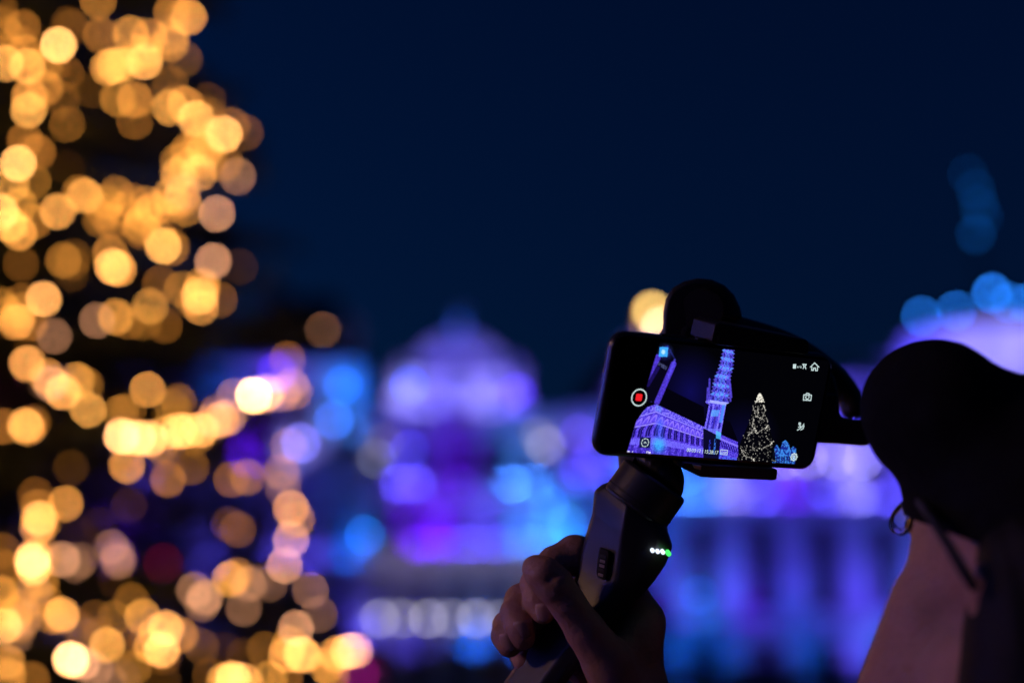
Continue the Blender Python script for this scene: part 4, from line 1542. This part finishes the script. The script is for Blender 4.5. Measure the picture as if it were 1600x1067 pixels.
# ================================================================== GIMBAL
gim = empty('phone_gimbal', wp(790, 1130, .87), 'black handheld phone gimbal with four lit dots on its grip head', 'gimbal')
AX0 = np.array([998.0, 792.0])
AD = np.array([-.57, .82])
AE = np.array([.82, .57])
GD = .866                                          # depth of the grip's axis


def gp3(t, s, z):
    """grip frame: t along the grip (px, downwards), s across (px), z towards the viewer (m)"""
    q = AX0 + AD * t + AE * s
    d = GD - z
    # keep the metric size of the px offsets at the grip's own depth
    c = cs(q[0], q[1], GD)
    c[2] = -d
    return cam2w(c)


rows = [(-4, -58, 50, -30, .016, .017), (4, -65, 58, -26, .021, .020), (20, -69, 78, -18, .023, .021), (50, -52, 85, -4, .023, .020), (80, -42, 85, 12, .022, .019), (108, -33, 82, 27, .021, .018),
        (140, -17, 75, 34, .019, .017), (175, -12, 68, 30, .018, .0165), (250, -12, 63, 24, .018, .016), (330, -14, 62, 22, .018, .016), (420, -14, 60, 22, .017, .016), (432, -8, 54, 22, .012, .012)]
secs = []
for t, l, r, rd, zf, zb in rows:
    w = r - l
    sec = [(l + .10 * w, -zb), (l, -zb * .55), (l + .02 * w, -zb * .1), (rd, zf * .97), (rd + .10 * w, zf), (r - .22 * w, zf), (r - .05 * w, zf * .70), (r, zf * .1), (r - .02 * w, -zb * .6), (r - .16 * w, -zb)]
    secs.append([gp3(t, s, z) for s, z in sec])
MB().loft(secs[:8]).build('grip_head', M_PLASTIC, gim, bevel=.0016, seg=3)
MB().loft([[q * 1.0 for q in s_] for s_ in secs[7:]]).build('handle', M_PLASTIC2, gim, bevel=.0016, seg=3)
# status lamps
grip = [o for o in gim.children if o.name.startswith('grip_head')][0]
M_DOTW = emit('status_white', tuple(srgb((.86, .92, 1.0))), 1.6)
M_DOTG = emit('status_green', tuple(srgb((.30, .95, .42))), 1.3)
for px, py, green in ((1019.8, 860, 0), (1027.8, 861.5, 0), (1036, 862.6, 0), (1045.2, 865.2, 1)):
    q = np.array([px, py]) - AX0
    t, s = float(q @ AD), float(q @ AE)
    c = cs(px, py, GD - .0262)
    ctr = cam2w(c)
    nrm = -FWD
    r = .00125 if not green else .0015
    m = MB().tube([ctr - nrm * .009, ctr + nrm * .0004, ctr + nrm * .0009], [r, r, r * .6], 10)
    m.build('status_lamp', M_DOTG if green else M_DOTW, grip)

# zoom slider on the left face
tl_, sl_ = 98.0, -4.0
q0 = np.array([943.0, 880.0])


def slider_pt(px, py, z):
    c = cs(px, py, GD - .0135)
    c[2] += z
    return cam2w(c)


fr_poly = [(938.5, 855), (949.5, 858.5), (950.5, 864), (946.5, 898), (943, 905), (933.5, 901), (932.5, 894), (936, 860)]
zq = lambda px: .0032 + (px - 941) * .00025
sl = MB().prism(fr_poly, lambda u, w, q: slider_pt(u, w, q + zq(u)), -.006, 0.0).build('slider_frame', M_RUBBER, grip, bevel=.0005)
for k in range(5):
    y0 = 865 + k * 7.2
    x0 = 938.2 - k * .95
    pl = [(x0, y0), (x0 + 7.5, y0 + 1.6), (x0 + 6.9, y0 + 6.0), (x0 - .6, y0 + 4.4)]
    MB().prism(pl, lambda u, w, q: slider_pt(u, w, q + zq(u)), -.002, .0012 - .0002 * abs(k - 2)).build('slider_rib', M_METAL if k in (1, 2, 4) else M_PLASTIC2, sl, bevel=.0002)

# pan motor: a drum on top of the grip head, axis along the grip
axw = gp3(-100, 0, 0) - gp3(0, 0, 0)
axw /= np.linalg.norm(axw)
pb = gp3(6, -4, .001)
mt_ = MB().tube([pb, pb + axw * .002, pb + axw * .002, pb + axw * .021, pb + axw * .0225], [.0215, .0222, .0222, .0222, .0205], 40).build('pan_motor', M_PLASTIC, gim, bevel=.0006)
MB().tube([pb + axw * .0052, pb + axw * .0064], [.02245, .02245], 40).build('motor_seam', M_RUBBER, mt_)
# swan-neck arm from the pan motor up behind the phone to the roll motor
p_top = pb + axw * .0215
nb_ = MB()
ctrl = [(p_top, .0205), (p_top + axw * .006 + wp(1000, 700, .86) * 0, .0195), (wp(1016, 752, .874), .0165), (wp(1003, 735, .880), .0145), (wp(997, 715, .888), .0130), (wp(1000, 690, .893), .0125), (wp(1012, 640, .897), .0125), (wp(1035, 575, .899), .0125), (wp(1062, 525, .897), .0125), (wp(1085, 500, .893), .0125)]
nb_.tube([c[0] for c in ctrl], [c[1] for c in ctrl], 20)
arm = nb_.build('lower_arm', M_PLASTIC, gim, smooth=True)
sub = arm.modifiers.new('sub', 'SUBSURF')
sub.levels = 1
sub.render_levels = 2
# roll motor: the rounded drum that shows over the phone's top edge
rm_poly = [(1034, 530), (1036, 505), (1036, 488), (1040, 467), (1050, 451), (1068, 440), (1090, 435), (1112, 437), (1132, 446), (1147, 461), (1156, 480), (1161, 500), (1150, 500), (1132, 496), (1108, 496), (1092, 503), (1080, 516), (1076, 530)]
rl = MB().prism(rm_poly, lambda u, w, q: wp(u, w, q), .884, .926).build('roll_motor', M_PLASTIC, gim, bevel=.006, seg=4)
MB().tube([wp(1098, 484, .8845), wp(1098, 484, .8825)], [.0135, .0130], 32).build('motor_cap', M_PLASTIC, rl)
# upper arm sweeping right and down to the tilt motor
ua = [(1112, 500, .908), (1150, 514, .915), (1205, 527, .925), (1250, 546, .936), (1286, 571, .945), (1314, 598, .952), (1332, 624, .954), (1336, 655, .950)]
o = MB().tube([wp(*q) for q in ua], [.0085, .0084, .0082, .0080, .0080, .0082, .0085, .0090], 16).build('upper_arm', M_PLASTIC, gim, smooth=True)
sub = o.modifiers.new('sub', 'SUBSURF')
sub.levels = 1
sub.render_levels = 2
# tilt motor and its bracket at the right end of the phone
tm = [(1240, 590), (1290, 572), (1304, 590), (1310, 618), (1312, 650), (1330, 655), (1362, 656), (1362, 692), (1352, 697), (1285, 692), (1240, 688)]
tmo = MB().prism(tm, lambda u, w, q: wp(u, w, q), .908, .936).build('tilt_motor', M_PLASTIC, gim, bevel=.0025, seg=3)
MB().prism([(1291, 638), (1296.5, 636), (1295.5, 668), (1289.5, 670)], lambda u, w, q: wp(u, w, q), .9066, .9095).build('motor_plate', M_PLASTIC2, tmo, bevel=.0006)
# clamp: back plate, two jaws, hinge screw
b0, b1 = ph_uv(1130, 530), ph_uv(1240, 740)
MB().prism([(-.012, -.036), (.045, -.036), (.045, .036), (-.012, .036)], lambda u, w, q: ph(u, w, q), -.022, -.0086).build('clamp_plate', M_PLASTIC, gim, bevel=.002)
MB().prism([(.040, -.018), (.095, -.018), (.095, .012), (.040, .012)], lambda u, w, q: ph(u, w, q), -.0225, -.0095).build('clamp_arm', M_PLASTIC, gim, bevel=.002)
jt = [ph_uv(*q) for q in ((1112, 505), (1121, 502.5), (1255, 529), (1259, 534), (1258, 550.5), (1252, 552.5), (1112, 537), (1106, 532))]
jaw = MB().prism(jt, lambda u, w, q: ph(u, w, q), -.0215, .0042).build('upper_jaw', M_PLASTIC, gim, bevel=.0012, seg=3)
c0 = ph_uv(1120.5, 527.5)
MB().tube([ph(c0[0], c0[1], .0035), ph(c0[0], c0[1], .0052)], [.0031, .0029], 20).build('hinge_screw', M_RUBBER, jaw)
MB().tube([ph(c0[0], c0[1], .0050), ph(c0[0], c0[1], .0056)], [.0013, .0012], 14).build('screw_head', M_EDGE, jaw)
jb = [ph_uv(*q) for q in ((1062, 719), (1100, 723), (1207, 729.5), (1209.5, 733), (1208, 745.5), (1203, 748), (1090, 742.5), (1084, 740), (1062, 729))]
jaw = MB().prism(jb, lambda u, w, q: ph(u, w, q), -.0215, .0046).build('lower_jaw', M_PLASTIC, gim, bevel=.0012, seg=3)
jb2 = [ph_uv(*q) for q in ((1075, 722), (1089, 724), (1088, 731), (1078, 728))]
MB().prism(jb2, lambda u, w, q: ph(u, w, q), .0040, .0056).build('jaw_pad', M_METAL, jaw, bevel=.0004)

# ================================================================== PERSON
HK = .387                                           # mm per photograph pixel at the hand
HO = cs(930, 960, .864)                             # hand frame origin in camera space


def hq(px, py, z):
    c = cs(px, py, .864 - z / 1000)
    return (c - HO) * 1000


def finger(X, Y, Z, pts):
    d = None
    for (a, ra), (b, rb) in zip(pts[:-1], pts[1:]):
        s = sd_cone(X, Y, Z, a, b, ra, rb)
        d = s if d is None else smin(d, s, 2.5)
    return d


thumb = [(hq(985, 1115, 6), 19), (hq(950, 1035, 14), 15.0), (hq(915, 985, 20), 11.8), (hq(885, 940, 25), 10.6), (hq(866, 914, 26.5), 11.2), (hq(850, 898, 25.5), 10.6), (hq(838, 889, 22), 8.6)]
index = [(hq(1003, 968, -12), 14), (hq(960, 895, -28), 11), (hq(898, 866, -24), 12.0), (hq(866, 880, -18), 10.4), (hq(836, 912, -2), 8.9), (hq(840, 938, 8), 8.2), (hq(849, 956, 13), 7.2)]
middle = [(hq(995, 1005, -22), 14), (hq(930, 930, -34), 11), (hq(838, 925, -28), 10.4), (hq(814, 938, -14), 10), (hq(806, 958, 1), 9.4), (hq(813, 982, 9), 8.8), (hq(817, 995, 10.5), 7.6)]
ring = [(hq(985, 1045, -24), 13), (hq(900, 985, -36), 10.6), (hq(812, 967, -28), 9.8), (hq(793, 978, -13), 9.2), (hq(790, 992, -1), 8.6), (hq(796, 1007, 5), 7.6)]
little = [(hq(975, 1085, -22), 12), (hq(890, 1035, -34), 9), (hq(830, 1012, -28), 8.2), (hq(816, 1022, -17), 7.5), (hq(818, 1034, -8), 6.6)]


def hand_sdf(X, Y, Z):
    palm = sd_cone(X, Y, Z, hq(998, 985, -8), hq(985, 1110, -6), 15, 21)
    palm = smin(palm, sd_cone(X, Y, Z, hq(990, 1040, -20), hq(985, 1120, -12), 15, 20), 8)
    palm = smin(palm, sd_cone(X, Y, Z, hq(985, 1110, -2), hq(1010, 1300, -6), 24, 27), 14)
    d = palm
    d = smin(d, finger(X, Y, Z, thumb), 7)
    web = sd_cone(X, Y, Z, hq(940, 1035, 10), hq(1000, 1000, -4), 7, 8)
    d = smin(d, web, 9)
    # knuckle creases of the thumb
    for q, r in ((hq(868, 898, 38), 3.0), (hq(858, 905, 37.5), 2.2)):
        d = np.maximum(d, -(np.sqrt((X - q[0]) ** 2 + (Y - q[1]) ** 2 + (Z - q[2]) ** 2) - r) - .0)
    for f in (index, middle, ring, little):
        g_ = finger(X, Y, Z, f)
        near = smin(d, g_, 7)
        far = np.minimum(d, g_)
        w = np.clip((X - hq(935, 0, 0)[0]) / 14, 0, 1)       # blend only near the knuckles, keep fingertips apart
        d = near * w + far * (1 - w)
    return d


hv, hf = surface_nets(hand_sdf, (-66, -140, -52), (66, 52, 42), 1.25)
hand_w = cam2w(hv / 1000 + HO)

# head
DH = .732
TKm = DH / FPX * 1000                               # mm per photograph pixel at the head
HH = cs(1480, 850, DH)


def q3(px, py, z):
    c = cs(px, py, DH - z / 1000)
    return (c - HH) * 1000


def px_r(p):
    return p * TKm


def head_sdf(X, Y, Z):
    d = sd_ell(X, Y, Z, q3(1652, 850, -28), (75, 78, 88))
    d = smin(d, sd_ell(X, Y, Z, q3(1526, 880, -34), (px_r(84), px_r(90), 46)), 14)      # temple and cheekbone
    d = smin(d, sd_cone(X, Y, Z, q3(1468, 948, -30), q3(1420, 1110, -40), px_r(80), px_r(92)), 10)   # cheek
    d = smin(d, sd_cone(X, Y, Z, q3(1462, 1130, -60), q3(1570, 1130, -10), 29, 28), 12)  # jaw
    d = smin(d, sd_ell(X, Y, Z, q3(1452, 935, -84), (9, 15, 14)), 6)                     # nose on the far side
    d = smin(d, sd_cone(X, Y, Z, q3(1462, 1050, -82), q3(1490, 1060, -84), 8, 8), 5)    # lips
    d = smin(d, sd_cone(X, Y, Z, q3(1590, 1100, -5), q3(1630, 1420, 10), 52, 58), 18)      # neck
    ear = sd_ell(X, Y, Z, q3(1538, 930, 40), (px_r(26), px_r(52), 8))
    ear = np.maximum(ear, -sd_ell(X, Y, Z, q3(1536, 925, 49), (px_r(13), px_r(30), 6)))
    d = smin(d, ear, 4)
    socket = sd_ell(X, Y, Z, q3(1418, 815, -62), (13, 13, 16))
    d = -smin(-d, socket, 8)
    return d


hv2, hf2 = surface_nets(head_sdf, (-75, -205, -150), (150, 110, 75), 3.0)
head_w = cam2w(hv2 / 1000 + HH)

# trunk, arms and legs under the clothes
nk = cam2w(q3(1612, 1330, 0) / 1000 + HH)
pv = nk + np.array([.02, -.02, -.52])
wrist = cam2w(hq(1003, 1260, -5) / 1000 + HO)
face_dir = np.array([-.42, .9, 0])
face_dir /= np.linalg.norm(face_dir)
rt = np.array([face_dir[1], -face_dir[0], 0])
sh_r, sh_l = nk + rt * .17 + np.array([0, 0, -.06]), nk - rt * .17 + np.array([0, 0, -.06])
elb_r = np.array([wrist[0] + .10, wrist[1] - .04, wrist[2] - .24])
elb_l = sh_l + np.array([-.03, .04, -.28])
wr_l = elb_l + face_dir * .20 + np.array([0, 0, -.10])


def body_sdf(X, Y, Z, g=0.0):
    d = sd_cone(X, Y, Z, nk + np.array([0, 0, -.10]), pv, .115 + g, .125 + g)
    d = smin(d, sd_cone(X, Y, Z, sh_r, sh_l, .065 + g, .065 + g), .06)
    for a, b_, c_ in ((sh_r, elb_r, wrist), (sh_l, elb_l, wr_l)):
        d = smin(d, np.minimum(sd_cone(X, Y, Z, a, b_, .055 + g, .045 + g), sd_cone(X, Y, Z, b_, c_, .043 + g, .031 + g)), .03)
    return d


lo_b = np.minimum.reduce([pv, wr_l, elb_r, sh_l, wrist]) - .24
hi_b = np.maximum.reduce([nk, sh_r, sh_l, wrist]) + .24
bv, bf = surface_nets(lambda X, Y, Z: smin(body_sdf(X, Y, Z), sd_cone(X, Y, Z, nk + np.array([0, 0, -.08]), nk + np.array([0, 0, .03]), .06, .055), .03), lo_b, hi_b, .014)
feet = [np.array([pv[0] - .09, pv[1] + .02, 0.0]), np.array([pv[0] + .09, pv[1] - .02, 0.0])]
person = empty('person', (pv[0], pv[1], 0), 'person in a soft black cap and glasses holding the gimbal and phone up', 'person')
av = np.concatenate([hand_w, head_w, bv])
af = np.concatenate([hf, hf2 + len(hand_w), bf + len(hand_w) + len(head_w)])
body = mk('body', av, af, M_SKIN, person, smooth=True, fix=False)
sm = body.modifiers.new('smooth', 'SMOOTH')
sm.factor = .5
sm.iterations = 3


# clothes
def coat_sdf(X, Y, Z):
    d = body_sdf(X, Y, Z, .022)
    d = smin(d, sd_cone(X, Y, Z, pv + np.array([0, 0, .05]), pv + np.array([0, 0, -.18]), .16, .19), .05)
    d = smin(d, sd_cone(X, Y, Z, nk + np.array([0, -.01, -.06]), nk + np.array([0, -.01, .0]), .10, .085), .03)
    # sleeve ends short of the hand
    ax = (wrist - elb_r) / np.linalg.norm(wrist - elb_r)
    e = (X - wrist[0]) * ax[0] + (Y - wrist[1]) * ax[1] + (Z - wrist[2]) * ax[2] + .015
    r_ = np.sqrt(np.maximum((X - wrist[0]) ** 2 + (Y - wrist[1]) ** 2 + (Z - wrist[2]) ** 2 - (e - .015) ** 2, 0))
    return np.where(r_ < .12, np.maximum(d, e), d)


cv, cf = surface_nets(coat_sdf, lo_b - np.array([0, 0, .22]), hi_b, .012)
mk('coat', cv, cf, M_COAT, person, smooth=True, fix=False)
for k, f_ in enumerate(feet):
    hip = pv + np.array([(-.085, .085)[k], 0, -.02])
    kn = (hip + f_) / 2 + np.array([0, .03, .02])
    MB().tube([hip, (hip + kn) / 2, kn, (kn + f_) / 2, f_ + np.array([0, 0, .09])], [.095, .088, .068, .066, .058], 16).build('trouser_leg', M_TROUSER, person, smooth=True)
    sv, sf = surface_nets(lambda X, Y, Z: np.maximum(smin(sd_cone(X, Y, Z, f_ + np.array([0, -.04, .05]), f_ + np.array([0, -.04, .11]), .05, .052),
                                                         sd_cone(X, Y, Z, f_ + np.array([0, -.04, .04]), f_ + np.array([-.05, .15, .025]), .047, .038), .03), -Z),
                          f_ - np.array([.14, .14, .02]), f_ + np.array([.14, .24, .19]), .008)
    mk('shoe', sv, sf, M_RUBBER, person, smooth=True, fix=False)


def cap_sdf(X, Y, Z):
    d = sd_ell(X, Y, Z, q3(1662, 838, -26), (82, 84, 98))
    d = np.maximum(d, -(Y - (q3(0, 830, 0)[1]) + .30 * (X - q3(1480, 0, 0)[0])))          # rim of the cap
    a = sd_ell(X, Y, Z, q3(1455, 640, -44), (px_r(110), px_r(115), 58))
    a = smin(a, sd_cone(X, Y, Z, q3(1445, 680, -40), q3(1488, 738, -30), px_r(68), px_r(44)), 12)
    a = smin(a, sd_cone(X, Y, Z, q3(1470, 645, -40), q3(1560, 712, -30), px_r(108), px_r(112)), 10)
    d = smin(d, a, 20)
    w = sd_cone(X, Y, Z, q3(1492, 738, -20), q3(1600, 800, 20), px_r(48), px_r(72))       # band round the temple
    d = smin(d, w, 10)
    return d + .35 * np.sin(X * .9 + 1.3 * np.sin(Y * .2)) * np.sin(Y * .8)


kv, kf = surface_nets(cap_sdf, (-75, -60, -150), (165, 135, 90), 2.6)
mk('cap', cam2w(kv / 1000 + HH), kf, M_KNIT, person, smooth=True, fix=False)


def hair_sdf(X, Y, Z):
    d = sd_ell(X, Y, Z, q3(1720, 900, -5), (64, 84, 78))
    d = smin(d, sd_cone(X, Y, Z, q3(1632, 880, 38), q3(1612, 1160, 44), px_r(94), px_r(114)), 10)
    d = smin(d, sd_cone(X, Y, Z, q3(1700, 1000, 20), q3(1720, 1250, 20), 55, 55), 20)
    # keep the cheek clear
    return d + .8 * np.sin(X * .55 + Y * .05) * np.cos(Y * .03)


hv3, hf3 = surface_nets(hair_sdf, (-20, -190, -110), (175, 80, 110), 3.0)
mk('hair', cam2w(hv3 / 1000 + HH), hf3, M_HAIR, person, smooth=True, fix=False)

# glasses
gl = MB()


def hw3(px, py, z):
    return cam2w(q3(px, py, z) / 1000 + HH)


tmp = [hw3(1437, 783, -18), hw3(1452, 803, 14), hw3(1480, 848, 37), hw3(1506, 892, 48), hw3(1524, 920, 52)]
spec = MB().tube(tmp, [.0026, .0024, .0024, .0026, .0022], 8, flat=1.3).build('glasses_arm', M_RUBBER, person, smooth=True)
# lens ring: seen almost edge-on from behind
lc = hw3(1413, 808, -62)
lu = hw3(1438, 788, -38) - hw3(1392, 826, -84)
lu /= np.linalg.norm(lu)
lv_ = np.cross(lu, hw3(1413, 808, -61) - hw3(1440, 780, -62))
lv_ = UP - lu * np.dot(UP, lu)
lv_ /= np.linalg.norm(lv_)
lnn = np.cross(lu, lv_)
rim = [lc + lu * .0190 * math.cos(a) + lv_ * .0085 * math.sin(a) for a in np.linspace(0, 2 * math.pi, 33)]
MB().tube(rim, .0007, 6, caps=False).build('glasses_rim', M_EDGE, spec, smooth=True)
poly = [(.0187 * math.cos(a), .0082 * math.sin(a)) for a in np.linspace(0, 2 * math.pi, 28, endpoint=False)]
MB().prism(poly, lambda u, w, q: lc + lu * u + lv_ * w + lnn * (q + 6.0 * (u * u + w * w)), -.0009, .0009).build('spectacle_lens', M_LENSGLASS, spec)
MB().tube([hw3(1436, 782, -34), hw3(1443, 786, -28)], [.0024, .0028], 8).build('hinge', M_EDGE, spec)
# eye on the hidden side of the face
MB().lathe([(.001, -.0115), (.008, -.008), (.0115, 0), (.008, .008), (.001, .0115)], 12, hw3(1448, 822, -58)).build('eye', M_NAIL, person, smooth=True)

# finger nails
for name, c_, u_, n_ in (('nail', hq(849, 957, 20.6), (.12, -1, -.10), (-.15, .12, 1)), ('nail', hq(815, 984, 18.2), (.22, -1, -.05), (-.12, .05, 1)), ('nail', hq(792, 1003, 12.8), (.3, -1, .0), (-.35, .05, 1))):
    u_ = np.array(u_, float)
    u_ /= np.linalg.norm(u_)
    n_ = np.array(n_, float)
    n_ -= u_ * (n_ @ u_)
    n_ /= np.linalg.norm(n_)
    w_ = np.cross(n_, u_)
    m = MB()
    rows_ = []
    for i in range(7):
        for j in range(7):
            a, b_ = (i / 6 - .5) * 2, (j / 6 - .5) * 2
            wd = 4.6 * (1 - .16 * abs(a) ** 3)
            rows_.append(c_ + u_ * a * 5.6 * (1 - .12 * b_ * b_) + w_ * b_ * wd - n_ * (1.9 * b_ * b_ + .5 * a * a))
    m.add([cam2w(q / 1000 + HO) for q in rows_], [(i * 7 + j, i * 7 + j + 1, (i + 1) * 7 + j + 1, (i + 1) * 7 + j) for i in range(6) for j in range(6)])
    o = m.build(name, M_NAIL, body, smooth=True, fix=False)
    sd_ = o.modifiers.new('thick', 'SOLIDIFY')
    sd_.thickness = .0006
